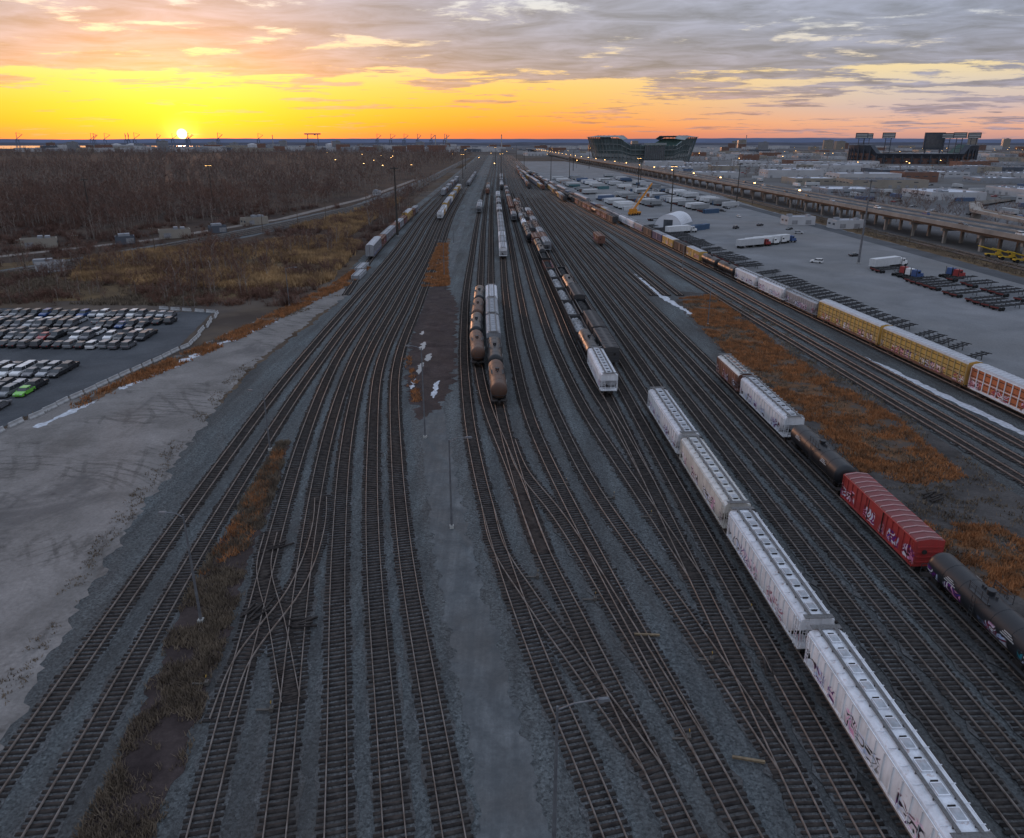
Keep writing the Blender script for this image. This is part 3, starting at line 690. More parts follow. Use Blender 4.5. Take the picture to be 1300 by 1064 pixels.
def car_mesh(kind,col):
    mb=MB(); w=.9
    if kind=='suv': prof=[(-2.3,.35),(-2.35,.75),(-2.25,1.0),(2.0-.6,1.02),(2.15,.9),(2.3,.7),(2.28,.35)]; cab=(-2.15,.95,-1.95,.35,1.72)
    else: prof=[(-2.25,.32),(-2.3,.7),(-2.2,.92),(-1.3,.95),(1.0,.93),(2.1,.78),(2.25,.6),(2.2,.32)]; cab=(-1.7,1.05,-1.1,.35,1.42)
    zt=.98 if kind=='suv' else .93
    mb.loft([[(x_,a,b) for a,b in prof] for x_ in (-w,w)],0)
    a0,a1,b0,b1,zz=cab
    mb.loft([[(-.84,a0,zt),(.84,a0,zt),(.84,a1,zt),(-.84,a1,zt)],[(-.68,b0,zz-.05),(.68,b0,zz-.05),(.68,b1,zz-.05),(-.68,b1,zz-.05)]],1)
    mb.box(0,(b0+b1)/2,zz-.02,1.38,b1-b0+.05,.07,0,0,.92,.92)
    for s_ in(-1,1):
        for yy in ((a0+a1)/2,): mb.box(s_*.77,yy,(zt+zz)/2-.02,.06,.09,zz-zt,0)
        for yy in (-1.4,1.4): mb.cyl((s_*.70,yy,.33),(s_*.925,yy,.33),.33,n=12,m=2)
        mb.box(s_*.62,2.24,.68,.35,.08,.12,3); mb.box(s_*.68,-2.31,.75,.3,.06,.14,4); mb.box(s_*.98,.75,1.0,.16,.14,.12,0)
    return mb.mesh('parked_car',[col,M_glass,M_rubber,M_headl,M_tail])
M_headl=simple('headlamp',(.7,.7,.7),(.6,.6,.6),1,.2); M_tail=simple('tail_lamp',(.25,.01,.01),None,1,.3)
def carpaint(n,c): return simple('car_paint_'+n,c,tuple(v*.9 for v in c),.5,.22,spec=.6)
carcols=[('white',(.62,.62,.62)),('silver',(.32,.33,.35)),('grey',(.10,.10,.11)),('black',(.015,.015,.018)),('black',(.02,.02,.022)),('red',(.28,.02,.02)),('blue',(.03,.07,.2)),('green',(.15,.45,.05)),('grey',(.17,.18,.19))]
cars=[car_mesh(k,carpaint(n,c)) for n,c in carcols for k in ('suv','sedan')]
wts=[13,7,8,5,14,10,14,12,12,9,2,1,3,2,.4,.4,9,7]
for (ya,rows,xr,xl) in ((157,6,-88,-150),(118,5,-91,-133)):
    for r_ in range(rows):
        yy=ya+r_*5.7+(1.2 if r_%2 else 0)
        xx=xr-(r_*.25)
        while xx>xl:
            if rng.random()>.07:
                obj('parked_car',random.choices(cars,wts)[0],(xx+rng.normal(0,.08),yy+(-(xx-xr))*.03+rng.normal(0,.2),.03),rng.normal(0,.02)+(math.pi if r_%2 else 0)+.04)
            xx-=2.65
cc=[container_mesh(paint('container_'+n,c,grime=.3)) for n,c in (('grey',(.34,.35,.37)),('white',(.50,.51,.52)),('blue',(.05,.10,.18)),('brown',(.16,.08,.06)),('teal',(.06,.15,.17)),('orange',(.35,.13,.05)))]
cht=chassis_mesh(); trl=[trailer_mesh(paint('trailer_'+n,c,grime=.2)) for n,c in (('white',(.55,.56,.57)),('blue',(.08,.12,.2)),('silver',(.4,.41,.42)),('grey',(.22,.23,.24)))]
trk=[tractor_mesh(paint('tractor_'+n,c,grime=.1)) for n,c in (('white',(.6,.6,.6)),('red',(.26,.03,.03)),('blue',(.04,.08,.20)))]
fT=TR['T']
y_=146
while y_<400:
    if rng.random()>.12:
        o_=obj('container_chassis',cht,(float(fT(y_))+14.5+rng.normal(0,.4),y_+rng.normal(0,.2),.04),math.radians(-58)+rng.normal(0,.05))
    y_+=3.6
for row,(xx,ya,yb) in enumerate(((136,196,262),(151,176,250))):
    y_=ya
    while y_<yb:
        r_=rng.random()
        if r_<.65: obj('container_chassis',cht,(xx+rng.normal(0,.2)+ (262-y_)*.06,y_,.04),math.radians(-70))
        elif r_<.78: obj('truck',random.choice(trk),(xx+(262-y_)*.06,y_,.04),math.radians(-70))
        y_+=3.5
for xo,ya,yb,ang in ((24,430,900,-60),(48,520,950,-60),(72,400,900,-60),(100,500,980,-60)):
    y_=ya
    while y_<yb:
        bx=float(fT(min(y_,1100)))+xo
        if rng.random()>.35 and mnoise.noise(Vector((xo*.3,y_*.02,1)))>-.15:
            k=rng.random()
            if k<.5: obj('semi_trailer',random.choices(trl,(6,1,4,3))[0],(bx,y_,.04),math.radians(ang))
            elif k<.72: 
                obj('shipping_container',random.choices(cc,(5,5,2,2,1,1))[0],(bx,y_,.04),math.radians(ang))
            else: obj('container_chassis',cht,(bx,y_,.04),math.radians(ang))
        y_+=4.4+(14 if rng.random()<.05 else 0)
for xx,yy,k in ((113,322,1),(118,326,0),(123,330,0),(129,334,2),(92,372,0),(146,268,0)):
    a=math.radians(-62); obj('truck',trk[k],(xx,yy,.04),a); dx,dy=math.sin(a)*8.3*1,-math.cos(a)*8.3
    obj('semi_trailer',trl[0 if k!=1 else 2],(xx+dx,yy+dy,.04),a)
for i in range(40):
    yy=rng.uniform(230,900); obj('parked_car',random.choice(cars[:10]),(float(fT(yy))+rng.uniform(30,95),yy,.04),rng.uniform(0,6.28))
mb=MB()
for i in range(5): mb.box(0,0,.2+i*.28,3,13,.2,0); mb.box(-1,0,.33+i*.28,.2,13,.07,1); mb.box(1,0,.33+i*.28,.2,13,.07,1)
st=mb.mesh('stacked_panel_pile',[simple('panel_grey',(.30,.31,.33)),M_dark]); obj('stacked_panel_pile',st,(-53.5,247,.03),.02); obj('stacked_panel_pile',st,(-55.5,262,.03),.02)

# ------------------------------------------------------------------ lamps, poles, barriers
M_pole=simple('galvanised_pole',(.16,.17,.18),(.09,.09,.10),1,.6,.2); M_wood=simple('wood_pole',(.10,.075,.055)); M_lens=simple('lamp_lens',(.6,.6,.58),None,1,.2)
M_lit,tt,bb_=newmat('lit_lamp'); bb_.inputs['Emission Color'].default_value=(1,.55,.18,1); bb_.inputs['Emission Strength'].default_value=12; bb_.inputs['Base Color'].default_value=(.8,.6,.3,1)
M_lbase=simple('lamp_base',(.4,.4,.38))
def lamp(x_,y_,h,ang,arm=2.6,lit=False,r=.11):
    mb=MB(); mb.cyl((0,0,0),(0,0,h),r*1.4,r*.75,n=8,m=0); mb.box(0,0,.2,.5,.5,.4,1)
    p=[(0,0,h-.3),(arm*.4,0,h+.1),(arm,0,h+.25)]
    for a,b in zip(p[:-1],p[1:]): mb.cyl(a,b,.055,n=6,m=0)
    mb.box(arm+.3,0,h+.22,.85,.32,.16,0,0,.7,.7); mb.box(arm+.35,0,h+.125,.5,.24,.04,3 if lit else 2)
    obj('street_lamp',mb.mesh('street_lamp',[M_pole,M_lbase,M_lens,M_lit]),(x_,y_,.0),ang)
lamp(2.8,34.9,12,.12,2.6); lamp(-7.4,76.6,11.8,.1,2.0); lamp(-13.9,104.5,15,math.pi-.2,1.8); lamp(-30.7,58.6,12,math.pi,1.6); lamp(-37.1,99.6,9.6,math.pi,1.6)
lamp(50.5,178,11,0); lamp(-24,250,12,math.pi); lamp(63,262,12,0); lamp(-27,330,12,0); lamp(-64,200,11,0)
M_mb=simple('mast_base',(.35,.35,.34))
def mast(x_,y_,h,lit=False,rr=.28,pm=None):
    mb=MB(); mb.cyl((0,0,0),(0,0,h),rr*1.2,rr*.55,n=8,m=0); mb.box(0,0,.3,1.2,1.2,.6,2)
    mb.cyl((0,0,h-.6),(0,0,h-.3),1.3,n=12,m=0)
    for i in range(8):
        a=i*math.pi/4; mb.box(1.7*math.cos(a),1.7*math.sin(a),h-.7,.7,.5,.35,0,a); mb.box(1.75*math.cos(a),1.75*math.sin(a),h-.92,.5,.35,.06,1,a)
    obj('high_mast_light',mb.mesh('high_mast_light',[pm or M_pole,M_lit if lit else M_lens,M_mb]),(x_,y_,0))
M_pd=simple('dark_pole',(.05,.045,.04))
mast(133.7,274,31.5,rr=.4); mast(-56.8,357,33,rr=.5,pm=M_pd); mast(-205,500,30,True,pm=M_pd)
for a in ((105,480,30),(160,520,30),(120,700,30),(70,900,30),(150,860,30),(-250,430,24),(-60,900,30),(-12,820,32),(18,1100,32),(-30,1350,34),(40,760,30),(-75,1200,32),(95,1150,32),(10,1700,36),(130,1250,34)): mast(*a,lit=rng.random()<.3,rr=.4,pm=M_pd)
def upole(x_,y_,h):
    mb=MB(); mb.cyl((0,0,0),(0,0,h),.19,.12,n=7); mb.box(0,0,h-.6,2.4,.12,.14); mb.box(0,0,h-1.5,1.8,.12,.12)
    for a in (-1,-.4,.4,1): mb.cyl((a,0,h-.53),(a,0,h-.3),.05,n=5,m=1)
    obj('utility_pole',mb.mesh('utility_pole',[M_wood,M_lens]),(x_,y_,0),.5)
for p in ((-168,276),(-150,300),(-128,370),(-120,405),(-113,440),(-104,520),(-98,620),(-95,740),(-94,860),(-180,262),(-215,212),(183,250),(183,330),(182,390),(180,460),(178,540),(174,640)): upole(*p,11)
mb=MB(); mb.loft([[(-.3,y_,0),(-.3,y_,.2),(-.12,y_,.45),(-.08,y_,.85),(.08,y_,.85),(.12,y_,.45),(.3,y_,.2),(.3,y_,0)] for y_ in (-1.45,1.45)],0)
bar=mb.mesh('concrete_barrier',[simple('barrier_concrete',(.38,.38,.38),(.22,.22,.22),1)])
bp=[(-84.5,100),(-82.5,112),(-74.8,158),(-81,191),(-100,196)]
for (a,b) in zip(bp[:-1],bp[1:]):
    a=Vector(a);b=Vector(b);n=int((b-a).length/3.3)
    for i in range(n):
        p=a.lerp(b,(i+.5)/n); obj('concrete_barrier',bar,(p.x+rng.normal(0,.15),p.y,.03),math.atan2(-(b-a).x,(b-a).y)+rng.normal(0,.04))
mb=MB(); mb.box(0,0,.2,.3,.4,.4,0); mb.cyl((0,0,.3),(.0,0,.85),.03,n=6); mb.cyl((0,0,.9),(.02,0,.9),.14,n=10,m=1); mb.box(-.6,0,.1,1.4,.18,.1,0)
swm=mb.mesh('switch_stand',[simple('switch_steel',(.10,.09,.08)),simple('switch_target',(.4,.25,.05))])
for x_,y_ in ((14,44),(18.2,53),(8.6,62),(2.8,66),(-26.6,50),(-20,47),(17.5,79),(13.5,84),(24,60),(7.5,88)): obj('switch_stand',swm,(x_,y_,.1))
M_board=simple('weathered_board',(.20,.15,.09),(.10,.075,.05),2)
for (x_,y_,n_,mt,a0) in ((-25.3,60.5,5,M_tie,1.2),(-21,58,4,M_tie,.3),(17.8,42.5,1,M_board,0.0),(13.2,57,1,M_board,.1),(-27.5,72,3,M_tie,.8),(56,84,5,M_tie,.4),(22.6,52,2,M_tie,1.4)):
    mb=MB()
    for i in range(n_): mb.box(random.uniform(-.9,.9),i*.42-.6,.1+random.uniform(0,.04),2.4,.2,.17,0,random.uniform(-.25,.25))
    obj('sleeper_pile',mb.mesh('sleeper_pile',[mt]),(x_,y_,.16),a0)

# ------------------------------------------------------------------ vegetation
def inpoly(P,pts):
    x,y=P[:,0],P[:,1]; c=np.zeros(len(P),bool); n=len(pts)
    for i in range(n):
        x1,y1=pts[i];x2,y2=pts[(i+1)%n]
        k=((y1>y)!=(y2>y))&(x<(x2-x1)*(y-y1)/(y2-y1+1e-9)+x1); c^=k
    return c
def grass(name,pts,N,h,w,mat,clump=.35,thr=-.1):
    P=np.array(pts); lo_,hi_=P.min(0),P.max(0)
    Q=rng.uniform(lo_,hi_,(N*4,2)); Q=Q[inpoly(Q,pts)]
    nv=np.array([mnoise.noise(Vector((a*clump,b*clump,1.7))) for a,b in Q]); Q=Q[nv+rng.normal(0,.12,len(Q))>thr][:N]
    n=len(Q); k=4; Qr=np.repeat(Q,k,0)+rng.normal(0,w*1.2,(n*k,2)); H=h*rng.uniform(.45,1.3,n*k)
    a=rng.uniform(0,math.pi,n*k); dx,dy=np.cos(a)*w*.5,np.sin(a)*w*.5; ln=rng.normal(0,.35,(n*k,2))*H[:,None]
    V=np.empty((n*k,3,3)); V[:,0]=np.stack([Qr[:,0]-dx,Qr[:,1]-dy,np.zeros(n*k)],1); V[:,1]=np.stack([Qr[:,0]+dx,Qr[:,1]+dy,np.zeros(n*k)],1)
    V[:,2]=np.stack([Qr[:,0]+ln[:,0],Qr[:,1]+ln[:,1],H],1)
    V=V.reshape(-1,3); F=np.arange(len(V)).reshape(-1,3)
    return obj(name,nmesh(name,V,F,[mat]))
G_or=simple('orange_dry_grass',(.40,.17,.065),(.15,.075,.038),.5,.9,world=True); G_br=simple('brown_dry_grass',(.20,.155,.11),(.08,.06,.045),.5,.9,world=True); G_rd=simple('golden_reed',(.42,.27,.13),(.13,.08,.048),.10,.9,world=True)
grass('dry_grass',[(50,90),(50,110),(48,135),(48,172),(50,210),(62,216),(62,150),(66,113),(64,90),(57,88)],12000,.5,.2,G_or,.22,.0)
grass('dry_grass',[(49,62),(50,78),(60,77),(62,64)],2000,.45,.18,G_or,.3,.0)
grass('dry_grass',[(47,40),(48,205),(68,215),(68,40)],5000,.4,.2,G_br,.25,.0)
grass('dry_grass',[(-80,118),(-76,140),(-69,172),(-62,215),(-59,238),(-58,265),(-53,265),(-53,235),(-57,212),(-64,170),(-71,140),(-77,118)],7000,.7,.25,G_or,.2,-.1)
grass('dry_grass',[(-29.5,30),(-30.2,41),(-34,62),(-35.8,85),(-37,103),(-35,103),(-31.8,85),(-28.2,62),(-24.8,41),(-24,30)],8000,.5,.11,G_br,.35,-.1)
grass('dry_grass',[(-34,66),(-36.4,100),(-34.8,100),(-31,72)],900,.5,.14,G_or,.4,-.1)
grass('dry_grass',[(-29,228),(-31,262),(-34,330),(-30,330),(-24,262),(-20.5,230)],3500,.7,.28,G_or,.2,-.15)
grass('dry_grass',[(-17.5,118),(-24,150),(-22.5,150),(-16,118)],500,.5,.2,G_or,.4,.0)
grass('dry_grass',[(-86,104),(-80,118),(-66,170),(-50,215),(-54,215),(-72,160),(-80,128)],2500,.4,.2,G_br,.12,.0)
grass('dry_grass',[(-44,45),(-49,70),(-53.5,100),(-58,140),(-55,150),(-51,100),(-46.5,70),(-41.5,45)],1500,.3,.12,G_br,.25,.05)
grass('reed_bed',[(-62,240),(-70,330),(-92,350),(-140,320),(-170,285),(-150,240),(-88,222),(-64,230)],24000,2.0,.5,G_rd,.035,-.08)
grass('reed_bed',[(-120,390),(-98,385),(-80,330),(-88,600),(-96,600)],4000,2.0,.5,G_rd,.03,-.1)
grass('dry_grass',[(-90,200),(-240,208),(-250,225),(-160,262),(-90,235)],9000,1.0,.35,G_br,.05,-.1)
grass('reed_bed',[(179,150),(179,500),(191,500),(193,150)],3000,.8,.4,G_br,.1,-.1)

def twigmat():
    m,t,b=newmat('winter_twigs'); p=pos(t)
    f=t.map(t.noise(p,.30,3,.6),.36,.62); g=t.map(t.noise(p,.012,4,.6),.4,.6)
    c=t.mix(f,(.048,.030,.028),(.17,.105,.085)); c=t.mix(t.m('MULTIPLY',g,.5),c,(.16,.085,.058))
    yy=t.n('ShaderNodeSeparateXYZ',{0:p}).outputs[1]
    c=t.mix(t.m('MULTIPLY',t.map(yy,500,3000),.55),c,(.15,.10,.10))  # haze over the distant woods put into the twig colour, paler and pinker
    t.put(b.inputs['Base Color'],c); b.inputs['Roughness'].default_value=.95; b.inputs['Specular IOR Level'].default_value=.05
    return m
M_bark=simple('winter_bark',(.26,.22,.19),(.10,.08,.07),.1,.95,world=True)
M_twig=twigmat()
def tri_arrays(mb):
    T=[];M=[]
    for f,m in zip(mb.F,mb.M):
        for k in range(1,len(f)-1): T.append((mb.V[f[0]],mb.V[f[k]],mb.V[f[k+1]])); M.append(m)
    return np.array(T,np.float32),np.array(M,np.int32)
def tree(seed,h=10,limbs=6,tw=14,wd=.05,th=1.0):
    r=random.Random(seed); mb=MB()
    def sliver(a,b,w):
        s_=(b-a).orthogonal().normalized(); s_=(s_*math.cos(r.random()*6)+(b-a).normalized().cross(s_)*math.sin(r.random()*6))*w
        mb.add([a-s_,a+s_,b],[(0,1,2)],1)
    top=Vector((r.uniform(-.6,.6),r.uniform(-.6,.6),h*.66)); mb.cyl((0,0,0),top,h*.021*th,h*.008*th,n=4,caps=False)
    for i in range(limbs):
        f=.3+.7*i/(limbs-1); p=top*f; a=i*2.4+r.uniform(-.5,.5); up=r.uniform(.7,1.5)
        d_=Vector((math.cos(a),math.sin(a),up)).normalized(); l=h*r.uniform(.26,.42)
        e_=p+d_*l; mb.cyl(p,e_,h*.009*th,h*.003*th,n=3,caps=False)
        for j in range(tw):
            s0=p+d_*l*r.uniform(.25,1.0); d2=(d_*.8+Vector((r.gauss(0,.7),r.gauss(0,.7),r.gauss(.25,.5)))).normalized(); l2=h*r.uniform(.10,.22)
            sliver(s0,s0+d2*l2,wd)
            for k in range(2):
                s1=s0+d2*l2*r.uniform(.3,.9); sliver(s1,s1+(d2+Vector((r.gauss(0,.8),r.gauss(0,.8),r.gauss(.1,.5)))).normalized()*h*r.uniform(.05,.12),wd*.8)
    return mb
def shrub(seed):
    r=random.Random(seed); mb=MB()
    for i in range(45):
        a=r.uniform(0,6.28); rr=abs(r.gauss(0,.9)); b0=Vector((math.cos(a)*rr,math.sin(a)*rr,0)); nd=Vector((r.gauss(0,.4)+math.cos(a)*.3,r.gauss(0,.4)+math.sin(a)*.3,1)).normalized()*r.uniform(1.2,3.2)
        sd_=nd.orthogonal().normalized()*.06; mb.add([b0-sd_,b0+sd_,b0+nd],[(0,1,2)],1)
        for j in range(3):
            q0=b0+nd*r.uniform(.4,.9); n2=Vector((r.gauss(0,1),r.gauss(0,1),r.gauss(.5,.6))).normalized()*r.uniform(.4,.9); s2=n2.orthogonal().normalized()*.04
            mb.add([q0-s2,q0+s2,q0+n2],[(0,1,2)],1)
    return mb
TN=[tri_arrays(tree(i)) for i in range(5)]
TF=[tri_arrays(tree(20+i,limbs=5,tw=7,wd=.10,th=1.7)) for i in range(4)]
SH=[tri_arrays(shrub(50+i)) for i in range(3)]
def forest(name,items,protos):
    VS=[];MS=[]
    A=np.array(items); idx=rng.integers(0,len(protos),len(A))
    for k,(T,M) in enumerate(protos):
        B=A[idx==k]; n=len(B)
        if not n: continue
        a=rng.uniform(0,6.28,n); c,s_=np.cos(a)[:,None,None],np.sin(a)[:,None,None]; sc=B[:,2][:,None,None]
        szv=rng.uniform(.85,1.3,n)[:,None,None]
        X=(T[None,:,:,0]*c-T[None,:,:,1]*s_)*sc+B[:,0][:,None,None]; Y=(T[None,:,:,0]*s_+T[None,:,:,1]*c)*sc+B[:,1][:,None,None]; Z=T[None,:,:,2]*sc*szv
        VS.append(np.stack([X,Y,Z],-1).reshape(-1,3)); MS.append(np.tile(M,n))
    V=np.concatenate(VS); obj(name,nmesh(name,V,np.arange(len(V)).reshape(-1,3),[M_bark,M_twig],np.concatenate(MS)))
fpoly=[(-68,345),(-84,700),(-100,1300),(-150,3000),(-2300,3000),(-1400,1500),(-700,650),(-260,270),(-235,300),(-190,355),(-155,450),(-136,600),(-132,900),(-140,1300),(-112,1300),(-112,900),(-112,620),(-95,480)]
def scatter(n,kx,x0,ya,yb,sa,sb_,cl,th):
    yy=rng.uniform(ya,yb,n*3); xx=-x0-rng.uniform(0,1,n*3)*kx*yy
    ok=inpoly(np.stack([xx,yy],1),fpoly)
    a=np.interp(yy,[190,248,357,526,958,2000],[-225,-180,-140,-108,-101,-118]); b=np.interp(yy,[245,285,345,440,600,900],[-260,-215,-172,-140,-122,-118])
    ok&=(abs(xx-a)>12)&(abs(xx-b)>5)
    xx,yy=xx[ok],yy[ok]
    nv=np.array([mnoise.noise(Vector((p*cl,q_*cl,0))) for p,q_ in zip(xx,yy)])
    k=nv>th; xx,yy=xx[k][:n],yy[k][:n]
    return list(zip(xx,yy,rng.uniform(sa,sb_,len(xx))))
near=scatter(3000,.95,70,250,700,.5,1.35,.02,-.22)
for cx,cy,n,sp_ in ((-112,262,26,9),(-95,300,24,7),(-125,300,30,9),(-84,325,22,6),(-76,300,8,4),(-150,270,26,12),(-105,235,24,12),(-70,420,16,6),(-80,520,20,6),(-88,640,25,6),(-100,212,16,7)):
    near+=[(cx+rng.normal(0,sp_),cy+rng.normal(0,sp_),rng.uniform(.4,.95)) for i in range(n)]
# rough scrub between the car park and the freight lines
for i in range(330):
    yy=rng.uniform(200,285); xx=rng.uniform(-250,-92); a=np.interp(yy,[190,248,357],[-225,-180,-140])
    if abs(xx-a)<13 or mnoise.noise(Vector((xx*.04,yy*.05,9)))<-.12: continue
    near.append((xx,yy,rng.uniform(.3,.85)))
near+=[(rng.uniform(222,330),rng.uniform(300,620),rng.uniform(.5,.9)) for i in range(240)]
forest('bare_forest',near,TN)
far=scatter(2300,.9,75,700,1500,.7,1.6,.008,-.2)+scatter(1900,.85,90,1500,3000,1.0,2.3,.004,-.25)
for i in range(450):
    yy=rng.uniform(900,3000); far.append((rng.uniform(.2,.75)*yy,yy,rng.uniform(.8,1.3)))
forest('bare_forest',far,TF)
sh=[]
for i in range(3600):
    yy=rng.uniform(200,520); xx=-62-rng.uniform(0,1)*(.85*yy)
    a=np.interp(yy,[190,248,357,526],[-225,-180,-140,-108]); b=np.interp(yy,[245,285,345,440,600],[-260,-215,-172,-140,-122])
    if mnoise.noise(Vector((xx*.03,yy*.03,4)))>-.14 and abs(xx-a)>13 and abs(xx-b)>5: sh.append((xx,yy,rng.uniform(.5,1.4)))
forest('shrub_thicket',sh,SH)

# ------------------------------------------------------------------ elevated highway
M_deck=simple('highway_concrete',(.29,.26,.23),(.18,.165,.15),.1,.9,world=True); M_steel=simple('highway_girder',(.10,.08,.065),(.06,.05,.045),.2,.8,world=True)
hf=spl([(216,120),(209,293),(206,420),(204,560),(190,980),(150,1700),(113,2700),(80,3600)])
mb=MB(); ys=list(np.arange(130,3500,20.0)); secs=[]
for y_ in ys:
    x_=float(hf(y_)); w=11
    secs.append([(x_-w,y_,8.2),(x_-w,y_,10.1),(x_-w+.4,y_,10.1),(x_-w+.4,y_,9.2),(x_+w-.4,y_,9.2),(x_+w-.4,y_,10.1),(x_+w,y_,10.1),(x_+w,y_,8.2)])
mb.loft(secs,0,matf=lambda i:2 if i==3 else 0)
for k in (-9,-4.5,0,4.5,9):
    mb.loft([[(float(hf(y_))+k-.25,y_,6.9),(float(hf(y_))+k+.25,y_,6.9),(float(hf(y_))+k+.25,y_,8.15),(float(hf(y_))+k-.25,y_,8.15)] for y_ in ys],1)
mb.loft([[(float(hf(y_))-.3,y_,9.205),(float(hf(y_))-.1,y_,10.0),(float(hf(y_))+.1,y_,10.0),(float(hf(y_))+.3,y_,9.205)] for y_ in ys],0)
for k in (-5.2,5.2):
    for y_ in np.arange(150,900,12.0):
        x0_=float(hf(y_))+k; mb.add([(x0_-.1,y_,9.215),(x0_+.1,y_,9.215),(x0_+.1,y_+3,9.215),(x0_-.1,y_+3,9.215)],[(0,1,2,3)],3)
for y_ in np.arange(150,1800,26.0):
    x_=float(hf(y_)); mb.box(x_,y_,6.3,20,1.4,1.2,0)
    for k in (-8,0,8): mb.box(x_+k,y_,2.85,1.2,1.2,5.7,0)
obj('elevated_highway',mb.mesh('elevated_highway',[M_deck,M_steel,M_asph,simple('lane_paint',(.6,.6,.6))]))
for y_ in np.arange(200,1500,42.0):
    x_=float(hf(y_)); side=rng.choice([-1,1]); obj('car',cars[rng.integers(0,len(cars))],(x_+side*rng.choice([3.2,7]),y_+rng.uniform(-8,8),9.22),0 if side>0 else math.pi)
mb=MB(); rs=[(235,240,7),(250,330,7.5),(275,430,6),(330,520,3),(420,600,.6)]
mb.loft([[(a-4,b,c-.9),(a-4,b,c+.8),(a-3.7,b,c+.8),(a-3.7,b,c),(a+3.7,b,c),(a+3.7,b,c+.8),(a+4,b,c+.8),(a+4,b,c-.9)] for a,b,c in rs],0)
for a,b,c in rs[:4]: mb.box(a,b,(c-.9)/2,5,1.2,c-.92,0)
obj('highway_ramp',mb.mesh('highway_ramp',[M_deck]))

# ------------------------------------------------------------------ buildings
M_win=simple('window_glass',(.05,.055,.065),(.08,.09,.10),.3,.25,spec=.5)
M_dock=simple('dock_door',(.26,.26,.27))
def bmat(n,c): return simple(n,c,tuple(v*.8 for v in c),.08,.85)
BW=[bmat('white_cladding',(.42,.42,.43)),bmat('grey_cladding',(.25,.26,.28)),bmat('brick_wall',(.18,.10,.075)),bmat('tan_wall',(.28,.25,.21)),bmat('dark_cladding',(.09,.10,.12))]
BR=[bmat('white_roof_membrane',(.46,.48,.53)),bmat('grey_roof',(.20,.21,.23)),bmat('dark_roof',(.08,.08,.09))]
def warehouse(w,l,h,wm,rm,name='warehouse'):
    mb=MB(); mb.box(0,0,h/2,w,l,h,0); mb.box(0,0,h+.02,w-.8,l-.8,.1,1)
    for s_ in (-1,1):
        mb.box(s_*(w/2-.2),0,h+.35,.36,l,.7,0); mb.box(0,s_*(l/2-.2),h+.35,w-.82,.36,.7,0)
        n=max(2,int(w/8)); a0=random.random()*.3
        for i in range(n):
            if random.random()<.35: continue
            xx=-w/2+(i+.5)*w/n; mb.box(xx,s_*(l/2+.04),1.6,3.2,.1,3.0 if h>6 else 2.2,2)
            if h>7 and random.random()<.5: mb.box(xx,s_*(l/2+.04),h-1.6,w/n*.5,.1,.9,3)
        n=max(2,int(l/9))
        for i in range(n):
            yy=-l/2+(i+.5)*l/n; mb.box(s_*(w/2+.04),yy,h*.62,.1,l/n*.5,1.0,3)
            mb.box(s_*(w/2+.05),yy+l/n*.5,h/2,.1,.3,h,0)
    for i in range(int(w*l/350)+2):
        mb.box(random.uniform(-.4,.4)*w,random.uniform(-.4,.4)*l,h+.8,random.uniform(1.5,4),random.uniform(1.5,4),1.5,4)
    return mb.mesh(name,[wm,rm,M_dock,M_win,BW[1]])
def midrise(w,l,fl,wm,name='office_building'):
    mb=MB(); h=fl*3.6; mb.box(0,0,h/2,w,l,h,0)
    for f_ in range(fl):
        zz=f_*3.6+2.0
        for s_ in (-1,1):
            n=int(w/4)
            for i in range(n): mb.box(-w/2+(i+.5)*w/n,s_*(l/2+.03),zz,w/n*.62,.1,1.7,1)
            n=int(l/4)
            for i in range(n): mb.box(s_*(w/2+.03),-l/2+(i+.5)*l/n,zz,.1,l/n*.62,1.7,1)
    mb.box(0,0,h+.4,w+.5,l+.5,.8,2); mb.box(w*.15,0,h+2.2,w*.3,l*.4,3,2)
    return mb.mesh(name,[wm,M_win,BR[1]])
whs=[warehouse(random.uniform(28,75),random.uniform(25,60),random.uniform(5,11),BW[i%5 if i%3 else 0],BR[0 if i%2 else i%3]) for i in range(14)]
offs=[midrise(random.uniform(22,50),random.uniform(16,24),f_,BW[k]) for f_,k in ((4,3),(6,2),(8,1),(5,2),(11,3),(3,0))]
placed=[]
def free(x_,y_,r):
    for a,b,c in placed:
        if (a-x_)**2+(b-y_)**2<(r+c)**2: return False
    placed.append((x_,y_,r)); return True
placed+= [(302,1740,170),(851,1590,170)]
i=0;tries=0
while i<150 and tries<7000:
    tries+=1
    yy=rng.uniform(480,3000); xx=rng.uniform(245+max(0,(800-yy))*.1,.80*yy+120)
    if xx<float(hf(min(yy,3500)))+55: continue
    if yy<600 and xx<340: continue
    if not free(xx,yy,29): continue
    obj('warehouse',whs[rng.integers(0,14)],(xx,yy,0),rng.choice([0,math.pi/2])+rng.normal(-.06,.04)); i+=1
for i in range(320):
    yy=rng.uniform(420,1400); xx=rng.uniform(250,.8*yy+60)
    if not free(xx,yy,4): continue
    if rng.random()<.3: obj('semi_trailer',random.choice(trl),(xx,yy,.02),rng.choice([0,1.57]))
    else: obj('parked_car',random.choice(cars[:12]),(xx,yy,.02),rng.choice([0,1.57]))
i=0
while i<170:
    yy=rng.uniform(2300,5600); xx=rng.uniform(-.66,.70)*yy
    i+=1
    if xx<-100 and yy<3100: continue
    if xx<-1900 and yy>4000: continue
    if abs(xx/yy+.439)<.03: continue
    if not free(xx,yy,30): continue
    if rng.random()<.7 or xx<0: obj('warehouse',whs[rng.integers(0,14)],(xx,yy,0),rng.normal(0,.2),(1.3,1,1.6))
    else: obj('office_building',offs[rng.integers(0,6)],(xx,yy,0),rng.normal(0,.3),(1.0,1,1.0+.5*rng.random()))
